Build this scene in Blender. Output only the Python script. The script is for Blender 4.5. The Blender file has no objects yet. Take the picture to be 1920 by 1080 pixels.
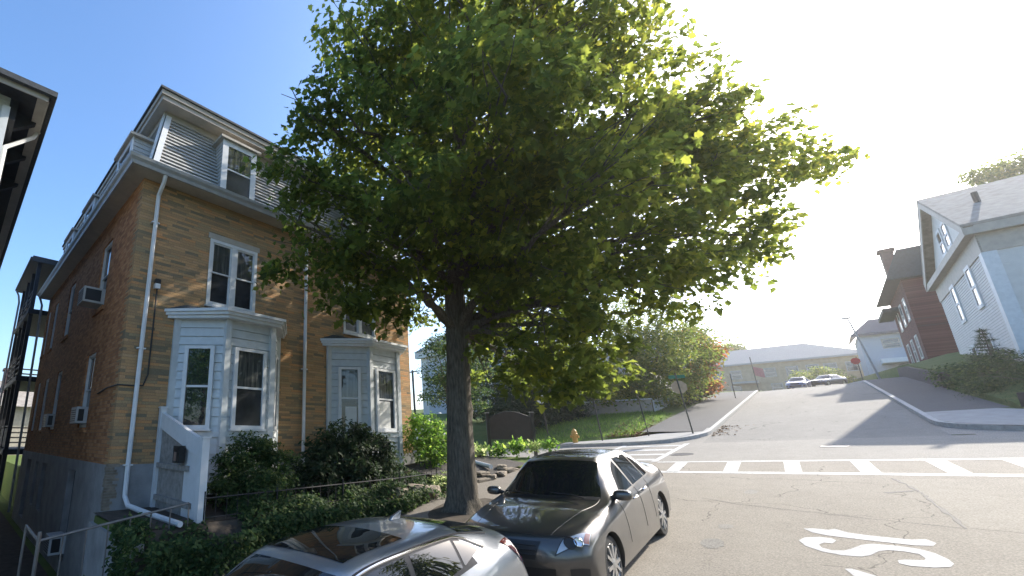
import bpy, bmesh, math
import numpy as np
from mathutils import Vector, Matrix
R = math.radians
rng = np.random.default_rng(11)
SC = bpy.context.scene
COL = SC.collection

# ------------------------------------------------------------------ camera, sky, sun, exposure
PITCH, AZ = math.atan(203 / 800), R(48.45)
fw = Vector((math.cos(PITCH) * math.cos(AZ), math.cos(PITCH) * math.sin(AZ), math.sin(PITCH)))
rt = Vector((math.sin(AZ), -math.cos(AZ), 0))
up = rt.cross(fw)
cam_d = bpy.data.cameras.new('camera'); cam = bpy.data.objects.new('camera', cam_d); COL.objects.link(cam)
cam.matrix_world = Matrix(((rt.x, up.x, -fw.x, 0), (rt.y, up.y, -fw.y, 0), (rt.z, up.z, -fw.z, 0), (0, 0, 0, 1)))
cam_d.sensor_width = 36; cam_d.lens = 15.0
cam_d.shift_x = 332 / 1920; cam_d.shift_y = 75 / 1920
cam_d.clip_start = 0.05; cam_d.clip_end = 2000
SC.camera = cam
SUN_EL, SUN_AZ = 32.0, -16.0
W = bpy.data.worlds.new('World'); SC.world = W; W.use_nodes = True
wn = W.node_tree.nodes; wl = W.node_tree.links
bg = wn['Background']; sky = wn.new('ShaderNodeTexSky')
sky.sky_type = 'NISHITA'; sky.sun_disc = False
sky.sun_elevation = R(SUN_EL); sky.sun_rotation = R(90 - SUN_AZ)
sky.air_density = 1.0; sky.dust_density = 2.4; sky.ozone_density = 3.5
hsv = wn.new('ShaderNodeHueSaturation'); hsv.inputs['Saturation'].default_value = 1.14; hsv.inputs['Value'].default_value = 1.15
wl.new(sky.outputs[0], hsv.inputs['Color']); wl.new(hsv.outputs[0], bg.inputs[0]); bg.inputs[1].default_value = 0.15
sun_d = bpy.data.lights.new('sun', 'SUN'); sun = bpy.data.objects.new('sun', sun_d); COL.objects.link(sun)
sun_d.energy = 4.0; sun_d.angle = R(0.6); sun_d.color = (1, 0.93, 0.82)
sdir = Vector((math.cos(R(SUN_EL)) * math.cos(R(SUN_AZ)), math.cos(R(SUN_EL)) * math.sin(R(SUN_AZ)), math.sin(R(SUN_EL))))
sun.rotation_euler = sdir.to_track_quat('Z', 'Y').to_euler()
SC.view_settings.view_transform = 'Standard'; SC.view_settings.look = 'None'
SC.view_settings.exposure = 1.15; SC.view_settings.gamma = 1
SC.render.engine = 'CYCLES'
SC.cycles.max_bounces = 9; SC.cycles.diffuse_bounces = 6; SC.cycles.glossy_bounces = 3
SC.cycles.transmission_bounces = 4; SC.cycles.transparent_max_bounces = 8
SC.cycles.use_denoising = True; SC.cycles.sample_clamp_indirect = 6

# ------------------------------------------------------------------ materials
class NT:
    def __init__(s, name):
        s.m = bpy.data.materials.new(name); s.m.use_nodes = True
        s.n = s.m.node_tree.nodes; s.l = s.m.node_tree.links
        s.b = s.n['Principled BSDF']
    def add(s, t, **k):
        x = s.n.new(t)
        for a, v in k.items():
            if a.startswith('i_'):
                key = a[2:]; key = int(key) if key.isdigit() else key
                if hasattr(v, 'is_linked'): s.l.new(v, x.inputs[key])
                else: x.inputs[key].default_value = v
            else: setattr(x, a, v)
        return x
    def math(s, op, a, b=0.0, c=None):
        x = s.add('ShaderNodeMath', operation=op, i_0=a, i_1=b)
        if c is not None:
            if hasattr(c, 'is_linked'): s.l.new(c, x.inputs[2])
            else: x.inputs[2].default_value = c
        return x.outputs[0]
    def ramp(s, f, stops, interp='LINEAR'):
        x = s.add('ShaderNodeValToRGB', i_0=f); e = x.color_ramp.elements; x.color_ramp.interpolation = interp
        while len(e) < len(stops): e.new(0.5)
        for q, (p, c) in zip(e, stops): q.position = p; q.color = (*c, 1)
        return x.outputs[0]
    def mix(s, f, a, b, blend='MIX'):
        x = s.add('ShaderNodeMix', data_type='RGBA', blend_type=blend)
        for key, v in ((0, f), (6, a), (7, b)):
            if hasattr(v, 'is_linked'): s.l.new(v, x.inputs[key])
            else: x.inputs[key].default_value = v if key == 0 or len(v) == 4 else (*v, 1)
        return x.outputs[2]
    def noise(s, scale, detail=4, vec=None, rough=0.55):
        x = s.add('ShaderNodeTexNoise', i_Scale=scale, i_Detail=detail, i_Roughness=rough)
        if vec is not None: s.l.new(vec, x.inputs['Vector'])
        return x.outputs[0]
    def pos(s): return s.add('ShaderNodeNewGeometry').outputs['Position']
    def obj(s): return s.add('ShaderNodeTexCoord').outputs['Object']
    def bump(s, h, strength=0.3, dist=0.02):
        x = s.add('ShaderNodeBump', i_Strength=strength, i_Distance=dist, i_Height=h)
        s.l.new(x.outputs[0], s.b.inputs['Normal'])
    def col(s, c):
        if hasattr(c, 'is_linked'): s.l.new(c, s.b.inputs['Base Color'])
        else: s.b.inputs['Base Color'].default_value = (*c, 1)
    def set(s, **k):
        for a, v in k.items():
            q = s.b.inputs[a.replace('_', ' ')]
            if hasattr(v, 'is_linked'): s.l.new(v, q)
            else: q.default_value = v
        return s

def plain(name, c, rough=0.6, metal=0.0, var=0.18, scale=6.0, bump=0.0, bscale=40.0, local=False, spec=0.5):
    t = NT(name); v = t.obj() if local else t.pos()
    n = t.noise(scale, 5, v)
    t.col(t.ramp(n, [(0.3, [x * (1 - var) for x in c]), (0.7, [min(1, x * (1 + var)) for x in c])]))
    t.set(Roughness=rough, Metallic=metal, Specular_IOR_Level=spec)
    if bump: t.bump(t.noise(bscale, 4, v), bump, 0.01)
    return t.m

def masonry(name, axis, w, h, stops, mortar, mw=0.03, mh=0.12, jitter=0.5, bump=0.6):
    t = NT(name); sep = t.add('ShaderNodeSeparateXYZ', i_0=t.pos())
    u, z = sep.outputs[axis], sep.outputs[2]
    rowf = t.math('DIVIDE', z, h); row = t.math('FLOOR', rowf)
    jr = t.add('ShaderNodeTexWhiteNoise', noise_dimensions='1D', i_W=row).outputs[0]
    off = t.math('MULTIPLY_ADD', row, 0.5, t.math('MULTIPLY', jr, jitter))
    wv = t.math('MULTIPLY_ADD', jr, w * jitter * 0.6, w)
    uf = t.math('ADD', t.math('DIVIDE', u, wv), off); colid = t.math('FLOOR', uf)
    cv = t.add('ShaderNodeCombineXYZ', i_0=colid, i_1=row)
    idn = t.add('ShaderNodeTexWhiteNoise', noise_dimensions='2D', i_Vector=cv.outputs[0]).outputs[0]
    big = t.noise(0.8, 3, t.pos())
    f = t.math('ADD', t.math('MULTIPLY', idn, 0.88), t.math('MULTIPLY', big, 0.12))
    c = t.ramp(f, stops)
    fine = t.noise(38, 5, t.pos())
    c = t.mix(0.45, c, t.ramp(fine, [(0.3, (0.35, 0.35, 0.35)), (0.7, (0.75, 0.75, 0.75))]), 'OVERLAY')
    fu, fz = t.math('FRACT', uf), t.math('FRACT', rowf)
    m = t.math('MAXIMUM', t.math('LESS_THAN', fu, mw), t.math('LESS_THAN', fz, mh))
    c = t.mix(m, c, mortar)
    t.col(c); t.set(Roughness=0.88, Specular_IOR_Level=0.25)
    t.bump(t.math('ADD', t.math('MULTIPLY', m, -1.0), t.math('MULTIPLY', fine, 0.5)), bump, 0.02)
    return t.m

def leafmat(name, stops, trans=0.45, rough=0.6):
    t = NT(name)
    a = t.add('ShaderNodeAttribute', attribute_name='leaf_tint').outputs['Fac']
    c = t.ramp(a, stops)
    t.col(c); t.set(Roughness=rough, Specular_IOR_Level=0.18)
    tr = t.add('ShaderNodeBsdfTranslucent')
    hs = t.add('ShaderNodeHueSaturation', i_Saturation=1.0, i_Value=3.2, i_Color=c, i_Hue=0.488)
    t.l.new(hs.outputs[0], tr.inputs[0])
    mx = t.add('ShaderNodeMixShader', i_0=trans)
    t.l.new(t.b.outputs[0], mx.inputs[1]); t.l.new(tr.outputs[0], mx.inputs[2])
    t.l.new(mx.outputs[0], t.n['Material Output'].inputs[0])
    return t.m

def asphalt(name, c, crack=True):
    t = NT(name); p = t.pos()
    big = t.noise(0.35, 4, p); mid = t.noise(2.5, 5, p); fine = t.noise(45, 6, p, 0.75)
    mpx = t.add('ShaderNodeMapping', i_Vector=p); mpx.inputs['Scale'].default_value = (0.12, 1.3, 1)
    lane = t.noise(1.0, 4, mpx.outputs[0])
    base = t.ramp(big, [(0.35, [x * 0.78 for x in c]), (0.65, [x * 1.14 for x in c])])
    base = t.mix(0.4, base, t.ramp(lane, [(0.35, [x * 0.62 for x in c]), (0.65, [x * 1.25 for x in c])]))
    base = t.mix(0.35, base, t.ramp(mid, [(0.35, [x * 0.7 for x in c]), (0.65, [x * 1.25 for x in c])]))
    base = t.mix(0.6, base, t.ramp(fine, [(0.35, [x * 0.4 for x in c]), (0.66, [x * 1.7 for x in c])]))
    if crack:
        wob = t.add('ShaderNodeVectorMath', operation='MULTIPLY_ADD')
        nz = t.add('ShaderNodeTexNoise', i_Scale=1.5, i_Detail=4)
        t.l.new(p, nz.inputs['Vector']); t.l.new(nz.outputs['Color'], wob.inputs[0])
        wob.inputs[1].default_value = (0.9, 0.9, 0); t.l.new(p, wob.inputs[2])
        vo = t.add('ShaderNodeTexVoronoi', feature='DISTANCE_TO_EDGE', i_Scale=0.33)
        t.l.new(wob.outputs[0], vo.inputs['Vector'])
        cm = t.math('LESS_THAN', vo.outputs[0], 0.0035)
        msk = t.math('MULTIPLY', cm, t.math('GREATER_THAN', t.noise(0.5, 2, p), 0.5))
        base = t.mix(t.math('MULTIPLY', msk, 0.7), base, [x * 0.3 for x in c])
    t.col(base); t.set(Roughness=0.9, Specular_IOR_Level=0.2)
    t.bump(fine, 0.6, 0.006)
    return t.m

def glassmat(name, c=(0.012, 0.016, 0.02), rough=0.03, spec=0.8, wavy=0.0):
    t = NT(name); t.col(c); t.set(Roughness=rough, Specular_IOR_Level=spec)
    if wavy: t.bump(t.noise(3.0, 2, t.pos()), wavy, 0.05)
    return t.m

def carpaint(name, c, metal=0.65, rough=0.32):
    t = NT(name); p = t.obj()
    fl = t.noise(900, 1, p)
    cc = t.ramp(fl, [(0.35, [x * 0.8 for x in c]), (0.65, [x * 1.2 for x in c])])
    dirt = t.noise(2.2, 6, p)
    t.col(cc)
    t.set(Metallic=metal, Roughness=t.math('MULTIPLY_ADD', dirt, 0.16, rough - 0.08), Coat_Weight=1.0, Coat_Roughness=0.04)
    return t.m

M = {}
M['white'] = plain('white_paint', (0.62, 0.63, 0.63), 0.5, var=0.08)
M['vinyl'] = plain('white_vinyl', (0.62, 0.63, 0.64), 0.4, var=0.06)
M['siding_white'] = plain('pale_siding', (0.52, 0.55, 0.56), 0.5, var=0.08)
M['siding_grey'] = plain('grey_siding', (0.40, 0.395, 0.385), 0.55, var=0.1, scale=3)
M['cornice'] = plain('beige_cornice', (0.37, 0.335, 0.285), 0.6, var=0.12, scale=4)
M['gutter'] = plain('grey_gutter', (0.30, 0.30, 0.295), 0.4, var=0.1)
M['roof_dark'] = plain('dark_roofing', (0.055, 0.06, 0.065), 0.8, var=0.3, scale=20, bump=0.3)
M['stone'] = masonry('stone_veneer', 0, 0.34, 0.068,
    [(0.10, (0.19, 0.155, 0.10)), (0.26, (0.31, 0.205, 0.11)), (0.45, (0.39, 0.235, 0.115)), (0.6, (0.44, 0.27, 0.13)), (0.72, (0.29, 0.22, 0.125)), (0.85, (0.48, 0.24, 0.10)), (0.97, (0.40, 0.28, 0.16))],
    (0.20, 0.15, 0.10), 0.012, 0.09)
M['brick'] = masonry('orange_brick', 1, 0.215, 0.078,
    [(0.1, (0.26, 0.115, 0.05)), (0.35, (0.34, 0.155, 0.065)), (0.6, (0.40, 0.185, 0.078)), (0.85, (0.44, 0.22, 0.10))],
    (0.20, 0.14, 0.10), 0.04, 0.11, 0.1)
M['foundation'] = plain('rendered_foundation', (0.25, 0.25, 0.25), 0.85, var=0.25, scale=2.2, bump=0.4, bscale=25)
M['pane'] = glassmat('window_glass', (0.02, 0.024, 0.026), 0.02, 0.9, 0.04)
t = NT('curtained_glass'); p_ = t.pos()
mp = t.add('ShaderNodeMapping', i_Vector=p_); mp.inputs['Scale'].default_value = (16, 16, 1.3)
cn = t.noise(1.0, 4, mp.outputs[0], 0.6); zn = t.noise(1.1, 2, p_)
t.col(t.mix(zn, t.ramp(cn, [(0.35, (0.025, 0.028, 0.03)), (0.55, (0.10, 0.105, 0.10)), (0.7, (0.24, 0.24, 0.22))]), (0.03, 0.034, 0.036)))
t.set(Roughness=0.03, Specular_IOR_Level=0.95); t.bump(t.noise(3, 2, p_), 0.05, 0.05); M['pane_pale'] = t.m
M['screen'] = plain('insect_screen', (0.035, 0.037, 0.042), 0.16, var=0.5, scale=1.7)
M['iron'] = plain('black_iron', (0.02, 0.02, 0.022), 0.5, 0.3, bump=0.2)
M['rail_grey'] = plain('grey_handrail', (0.16, 0.15, 0.14), 0.5, 0.4)
M['porch'] = plain('dark_timber', (0.022, 0.024, 0.03), 0.7, var=0.3)
M['weathered'] = plain('weathered_board', (0.24, 0.225, 0.21), 0.8, var=0.3, scale=9, bump=0.3)
M['asphalt'] = asphalt('worn_asphalt', (0.265, 0.238, 0.198))
M['asphalt_far'] = asphalt('far_asphalt', (0.225, 0.213, 0.19))
M['asphalt_cross'] = asphalt('pale_cross_asphalt', (0.265, 0.248, 0.218), False)
M['asphalt_patch'] = asphalt('patched_asphalt', (0.285, 0.257, 0.215), False)
M['sidewalk'] = asphalt('sidewalk_paving', (0.20, 0.18, 0.155), False)
M['sidewalk_far'] = asphalt('tar_sidewalk', (0.10, 0.10, 0.10), False)
M['concrete'] = plain('pale_concrete', (0.30, 0.293, 0.275), 0.85, var=0.12, scale=3, bump=0.2)
M['kerb'] = plain('granite_kerb', (0.38, 0.37, 0.35), 0.8, var=0.2, scale=8, bump=0.2)
M['paint'] = None
t = NT('road_paint'); p_ = t.pos(); n_ = t.noise(14, 6, p_, 0.7)
t.col(t.mix(t.math('MULTIPLY', t.math('GREATER_THAN', n_, 0.55), 0.6), t.ramp(t.noise(1.2, 4, p_), [(0.3, (0.42, 0.42, 0.405)), (0.7, (0.60, 0.60, 0.575))]), (0.2, 0.195, 0.18)))
t.set(Roughness=0.7); M['paint'] = t.m
t = NT('overlay_letter_paint'); p_ = t.pos(); n_ = t.noise(26, 6, p_, 0.75)
t.col(t.mix(t.math('MULTIPLY', t.math('GREATER_THAN', n_, 0.57), 0.6), t.ramp(t.noise(2.5, 4, p_), [(0.3, (0.36, 0.36, 0.36)), (0.7, (0.48, 0.48, 0.475))]), (0.25, 0.235, 0.21)))
t.set(Roughness=0.8); M['overlay_paint'] = t.m  # used only on the map-overlay lettering
M['soil'] = plain('dark_soil', (0.055, 0.042, 0.03), 0.95, var=0.45, scale=5, bump=0.8, bscale=30)
M['mulch'] = plain('dark_mulch', (0.05, 0.043, 0.038), 0.95, var=0.6, scale=28, bump=1.0, bscale=45)
t = NT('terrain'); p_ = t.pos()
g1 = t.ramp(t.noise(1.2, 5, p_), [(0.3, (0.07, 0.115, 0.025)), (0.5, (0.10, 0.15, 0.035)), (0.72, (0.16, 0.17, 0.055))])
t.col(t.mix(0.35, g1, t.ramp(t.noise(35, 4, p_), [(0.3, (0.02, 0.035, 0.01)), (0.7, (0.13, 0.16, 0.05))])))
t.set(Roughness=0.95, Specular_IOR_Level=0.2); t.bump(t.noise(40, 4, p_), 0.8, 0.03); M['grass'] = t.m
t = NT('bark'); p_ = t.pos()
mp = t.add('ShaderNodeMapping', i_Vector=p_); mp.inputs['Scale'].default_value = (9, 9, 1.6)
bn = t.noise(3.0, 7, mp.outputs[0], 0.65)
t.col(t.ramp(bn, [(0.3, (0.05, 0.042, 0.034)), (0.55, (0.13, 0.115, 0.092)), (0.75, (0.20, 0.18, 0.145))]))
t.set(Roughness=0.92, Specular_IOR_Level=0.2); t.bump(bn, 0.9, 0.04); M['bark'] = t.m
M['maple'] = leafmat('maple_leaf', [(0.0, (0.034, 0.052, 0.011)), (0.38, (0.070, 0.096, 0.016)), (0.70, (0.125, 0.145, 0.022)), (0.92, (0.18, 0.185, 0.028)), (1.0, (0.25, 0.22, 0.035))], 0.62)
M['leaf_dark'] = leafmat('dark_leaf', [(0.0, (0.012, 0.024, 0.012)), (0.6, (0.022, 0.042, 0.018)), (1.0, (0.045, 0.065, 0.028))], 0.25)
M['leaf_mid'] = leafmat('mid_leaf', [(0.0, (0.045, 0.075, 0.016)), (0.6, (0.09, 0.13, 0.025)), (1.0, (0.18, 0.18, 0.035))], 0.5)
M['leaf_bright'] = leafmat('bright_leaf', [(0.0, (0.035, 0.085, 0.014)), (0.6, (0.07, 0.15, 0.022)), (1.0, (0.17, 0.24, 0.04))], 0.5)
M['leaf_ivy'] = leafmat('ivy_leaf', [(0.0, (0.018, 0.040, 0.014)), (0.7, (0.038, 0.075, 0.022)), (1.0, (0.12, 0.15, 0.05))], 0.3)
M['leaf_pale'] = leafmat('variegated_leaf', [(0.0, (0.06, 0.11, 0.03)), (0.6, (0.16, 0.22, 0.07)), (1.0, (0.40, 0.42, 0.22))], 0.4)
M['leaf_orange'] = leafmat('turning_leaf', [(0.0, (0.06, 0.075, 0.02)), (0.4, (0.13, 0.10, 0.025)), (0.8, (0.26, 0.10, 0.03)), (1.0, (0.34, 0.12, 0.05))], 0.4)
M['needle'] = leafmat('needle', [(0.0, (0.02, 0.045, 0.018)), (0.6, (0.035, 0.07, 0.022)), (1.0, (0.07, 0.10, 0.03))], 0.2)
M['flower'] = plain('white_petal', (0.75, 0.75, 0.72), 0.6, var=0.05)
M['stone_grey'] = plain('field_stone', (0.20, 0.165, 0.125), 0.9, var=0.4, scale=7, bump=0.6, bscale=18)
M['wall_dark'] = plain('dark_retaining_stone', (0.06, 0.05, 0.047), 0.9, var=0.35, scale=4, bump=0.6, bscale=12)
M['brown'] = plain('dark_brown_board', (0.045, 0.036, 0.034), 0.6, var=0.15)
M['post_dark'] = plain('dark_post', (0.04, 0.038, 0.036), 0.55, 0.3)
M['post_green'] = plain('weathered_green_post', (0.055, 0.06, 0.05), 0.6, 0.3)
M['sign_back'] = plain('bare_sign_back', (0.46, 0.36, 0.25), 0.5, 0.5, var=0.15)
M['sign_green'] = plain('green_sign_sheet', (0.01, 0.16, 0.09), 0.4)
M['sign_red'] = plain('red_sign_sheet', (0.45, 0.03, 0.02), 0.4)
M['yellow'] = plain('yellow_hydrant_paint', (0.55, 0.30, 0.06), 0.5, var=0.2, scale=12)
M['grey_wall'] = plain('blue_grey_clapboard', (0.38, 0.41, 0.45), 0.6, var=0.06)
M['white_wall'] = plain('white_clapboard', (0.60, 0.585, 0.55), 0.6, var=0.07, scale=2)
M['red_wall'] = masonry('red_brick', 0, 0.22, 0.08, [(0.1, (0.09, 0.032, 0.028)), (0.6, (0.13, 0.045, 0.036)), (0.9, (0.17, 0.07, 0.055))], (0.10, 0.06, 0.05), 0.04, 0.12, 0.1)
M['red_plain'] = plain('dark_stack_brick', (0.085, 0.04, 0.038), 0.8, var=0.25, scale=5)
M['tan_wall'] = plain('tan_brickwork', (0.36, 0.285, 0.18), 0.85, var=0.15, scale=1.5)
M['shingle'] = plain('grey_shingle', (0.27, 0.27, 0.26), 0.85, var=0.2, scale=9, bump=0.4)
M['shingle_tan'] = plain('tan_shingle', (0.27, 0.245, 0.21), 0.85, var=0.25, scale=3, bump=0.4)
M['roof_green'] = plain('dark_green_slate', (0.028, 0.04, 0.045), 0.75, var=0.25, scale=6)
M['roof_blue'] = plain('dark_blue_slate', (0.035, 0.055, 0.085), 0.75, var=0.2, scale=4)
M['fence_beige'] = plain('beige_board', (0.40, 0.36, 0.29), 0.8, var=0.12, scale=4)
M['glass_car'] = glassmat('tinted_glass', (0.008, 0.010, 0.011), 0.015, 0.75)
M['black'] = plain('black_trim', (0.012, 0.012, 0.013), 0.45, local=True)
M['tyre'] = plain('tyre_rubber', (0.02, 0.02, 0.02), 0.85, local=True)
M['alloy'] = plain('alloy', (0.62, 0.62, 0.62), 0.28, 0.9, var=0.1, local=True)
M['chrome'] = plain('chrome_trim', (0.75, 0.75, 0.76), 0.12, 1.0, var=0.03, local=True)
t = NT('headlight_lens'); t.col((0.42, 0.44, 0.46)); t.set(Roughness=0.15, Metallic=0.25, Coat_Weight=1.0); M['lamp_lens'] = t.m
t = NT('red_lens'); t.col((0.16, 0.008, 0.010)); t.set(Roughness=0.12, Coat_Weight=1.0); M['lamp_red'] = t.m
t = NT('amber_lens'); t.col((0.45, 0.16, 0.10)); t.set(Roughness=0.15, Coat_Weight=1.0); M['lamp_amber'] = t.m
M['sedan'] = carpaint('taupe_grey_paint', (0.085, 0.08, 0.075), 0.7, 0.34)
M['silver'] = carpaint('silver_paint', (0.30, 0.32, 0.34), 0.7, 0.30)
M['blue_car'] = carpaint('pale_blue_paint', (0.10, 0.13, 0.28), 0.1)
M['navy_car'] = carpaint('navy_paint', (0.012, 0.016, 0.06), 0.1)
M['ac'] = plain('air_conditioner_casing', (0.42, 0.42, 0.41), 0.6, var=0.1)
M['wood_box'] = plain('brown_box_timber', (0.20, 0.13, 0.10), 0.7)
M['flag_red'] = plain('flag_cloth', (0.34, 0.10, 0.12), 0.8)
M['blind'] = plain('white_blind', (0.6, 0.6, 0.58), 0.7, var=0.04)
M['dirt_line'] = plain('tar_seam', (0.05, 0.047, 0.045), 0.8, var=0.3)
M['litter'] = plain('fallen_leaf', (0.25, 0.14, 0.06), 0.9, var=0.4, scale=60)

# ------------------------------------------------------------------ mesh helpers
def tagged(o, label=None, cat=None, group=None, kind=None):
    if label: o['label'] = label
    if cat: o['category'] = cat
    if group: o['group'] = group
    if kind: o['kind'] = kind
    return o
def thing(name, loc, label, cat, group=None, rz=0.0):
    o = bpy.data.objects.new(name, None); COL.objects.link(o)
    o.empty_display_size = 0.2; o.location = loc; o.rotation_euler = (0, 0, rz)
    return tagged(o, label, cat, group)
def wloc(o):
    v = Vector(o.location)
    while o.parent: o = o.parent; v += Vector(o.location)
    return v

class MB:
    def __init__(s): s.v = []; s.f = []
    def add(s, vs, fs):
        b = len(s.v); s.v += [tuple(float(c) for c in q) for q in vs]; s.f += [tuple(b + i for i in q) for q in fs]; return s
    def quad(s, a, b, c, d): return s.add((a, b, c, d), [(0, 1, 2, 3)])
    def poly(s, pts): return s.add(pts, [tuple(range(len(pts)))])
    def obox(s, o, ax, ay, az, a, b, c):
        o = Vector(o); ax, ay, az = Vector(ax), Vector(ay), Vector(az)
        vs = [o + ax * i + ay * j + az * k for k in c for j in b for i in a]
        return s.add(vs, [(0, 2, 3, 1), (4, 5, 7, 6), (0, 1, 5, 4), (2, 6, 7, 3), (0, 4, 6, 2), (1, 3, 7, 5)])
    def box(s, x, y, z): return s.obox((0, 0, 0), (1, 0, 0), (0, 1, 0), (0, 0, 1), x, y, z)
    def tube(s, pts, rad, n=8, cap=True, squash=None):
        pts = [Vector(p) for p in pts]; rad = rad if hasattr(rad, '__len__') else [rad] * len(pts)
        vs = []; prev = None
        for i, p in enumerate(pts):
            d = (pts[min(i + 1, len(pts) - 1)] - pts[max(i - 1, 0)]).normalized()
            if prev is None: a = d.orthogonal().normalized() if abs(d.z) < 0.95 else Vector((1, 0, 0))
            else: a = prev
            a = (a - d * a.dot(d)).normalized(); prev = a; b = d.cross(a)
            for k in range(n):
                t = 2 * math.pi * (k + 0.5) / n; vs.append(p + (a * math.cos(t) + b * math.sin(t)) * rad[i])
        fs = [(i * n + k, i * n + (k + 1) % n, (i + 1) * n + (k + 1) % n, (i + 1) * n + k) for i in range(len(pts) - 1) for k in range(n)]
        if cap: fs += [tuple(range(n))[::-1], tuple((len(pts) - 1) * n + k for k in range(n))]
        return s.add(vs, fs)
    def lathe(s, c, prof, n=16, axis=(0, 0, 1)):
        ax = Vector(axis).normalized(); a = ax.orthogonal().normalized(); b = ax.cross(a); c = Vector(c); vs = []
        for r, h in prof:
            for k in range(n):
                t = 2 * math.pi * k / n; vs.append(c + ax * h + (a * math.cos(t) + b * math.sin(t)) * r)
        fs = [(i * n + k, i * n + (k + 1) % n, (i + 1) * n + (k + 1) % n, (i + 1) * n + k) for i in range(len(prof) - 1) for k in range(n)]
        fs += [tuple(range(n))[::-1], tuple((len(prof) - 1) * n + k for k in range(n))]
        return s.add(vs, fs)
    def prism(s, pts, d):
        n = len(pts); d = Vector(d); vs = [Vector(p) for p in pts] + [Vector(p) + d for p in pts]
        fs = [tuple(range(n))[::-1], tuple(range(n, 2 * n))] + [(i, (i + 1) % n, n + (i + 1) % n, n + i) for i in range(n)]
        return s.add(vs, fs)
    def build(s, name, mat, parent=None, local=False, smooth=False, bevel=0.0, fix=True):
        me = bpy.data.meshes.new(name)
        vs = s.v
        if parent is not None and not local:
            L = wloc(parent); vs = [(q[0] - L.x, q[1] - L.y, q[2] - L.z) for q in vs]
        me.from_pydata(vs, [], s.f)
        if fix:
            bm = bmesh.new(); bm.from_mesh(me)
            bmesh.ops.recalc_face_normals(bm, faces=bm.faces)
            bm.to_mesh(me); bm.free()
        me.materials.append(mat)
        if smooth:
            me.shade_smooth(); me.set_sharp_from_angle(angle=R(38))
        o = bpy.data.objects.new(name, me); COL.objects.link(o)
        if parent is not None: o.parent = parent
        if bevel:
            m = o.modifiers.new('bevel', 'BEVEL'); m.width = bevel; m.segments = 2; m.limit_method = 'ANGLE'
        return o

def copy_tree(o, parent=None):
    c = o.copy(); COL.objects.link(c)
    if parent is not None: c.parent = parent
    for ch in [q for q in bpy.data.objects if q.parent == o and q is not c]: copy_tree(ch, c)
    return c

# ------------------------------------------------------------------ leaves
def _tmpl(half):
    n = len(half); vs = []; fs = []
    for sgn in (1, -1):
        b = len(vs)
        for x, y in half: vs.append((sgn * x, y, 0.28 * abs(x)))
        fs.append(list(range(b, b + n)) if sgn > 0 else list(range(b, b + n))[::-1])
    return np.array(vs), fs
MAPLE = _tmpl([(0, -0.05), (0.30, -0.08), (0.24, 0.14), (0.56, 0.36), (0.30, 0.42), (0.27, 0.62), (0, 0.98)])
OVAL = _tmpl([(0, 0), (0.20, 0.22), (0.24, 0.5), (0.14, 0.8), (0, 1.0)])
BLADE = _tmpl([(0, 0), (0.035, 0.05), (0.03, 0.55), (0, 1.0)])
def leaves(name, P, N, size, tmpl, mat, parent, droop=0.35, tint=None, sizevar=0.3, local=False):
    P = np.asarray(P, float); n = len(P); V, F = tmpl; k = len(V)
    N = np.asarray(N, float) + rng.normal(0, 0.55, (n, 3)); N /= np.linalg.norm(N, axis=1)[:, None] + 1e-9
    A = rng.normal(0, 1, (n, 3)); A[:, 2] -= droop
    A -= N * (A * N).sum(1)[:, None]; A /= np.linalg.norm(A, axis=1)[:, None] + 1e-9
    B = np.cross(A, N)
    s = size * (1 + rng.uniform(-sizevar, sizevar, n))[:, None, None]
    co = P[:, None, :] + s * (V[None, :, 0:1] * B[:, None, :] + V[None, :, 1:2] * A[:, None, :] + V[None, :, 2:3] * N[:, None, :])
    if parent is not None: co = co - np.array(wloc(parent))
    co = co.reshape(-1, 3)
    fl = len(F[0]); nf = len(F) * n
    idx = (np.array(F)[None, :, :] + (np.arange(n) * k)[:, None, None]).reshape(-1)
    me = bpy.data.meshes.new(name)
    me.vertices.add(len(co)); me.vertices.foreach_set('co', co.ravel())
    me.loops.add(len(idx)); me.loops.foreach_set('vertex_index', idx.astype(np.int32))
    me.polygons.add(nf); me.polygons.foreach_set('loop_start', (np.arange(nf) * fl).astype(np.int32))
    if tint is None: tint = rng.random(n)
    at = me.attributes.new('leaf_tint', 'FLOAT', 'FACE'); at.data.foreach_set('value', np.repeat(tint, len(F)).astype(np.float32))
    me.update(calc_edges=True); me.materials.append(mat)
    o = bpy.data.objects.new(name, me); COL.objects.link(o)
    if parent is not None: o.parent = parent
    return o

def clumps(lobes, per_r2, leaves_per, sig, shell=(0.5, 1.0), squash=0.8):
    P, N, C = [], [], []
    for (x, y, z, r) in lobes:
        nc = max(3, int(per_r2 * r * r))
        d = rng.normal(0, 1, (nc, 3)); d /= np.linalg.norm(d, axis=1)[:, None]
        rad = r * rng.uniform(shell[0] ** 2, shell[1] ** 2, nc) ** 0.5
        cs = np.array((x, y, z)) + d * rad[:, None] * np.array((1, 1, squash))
        for c, dd in zip(cs, d):
            m = max(4, int(leaves_per * rng.uniform(0.5, 1.5)))
            q = np.clip(rng.normal(0, sig, (m, 3)), -1.7 * sig, 1.7 * sig); q[:, 2] *= 0.55; q[:, 2] -= 0.6 * (q[:, 0] ** 2 + q[:, 1] ** 2)
            P.append(c + q); N.append(np.tile(dd * 0.6 + np.array((0, 0, 0.7)), (m, 1))); C.append(c)
    return np.concatenate(P), np.concatenate(N), np.array(C)

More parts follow.
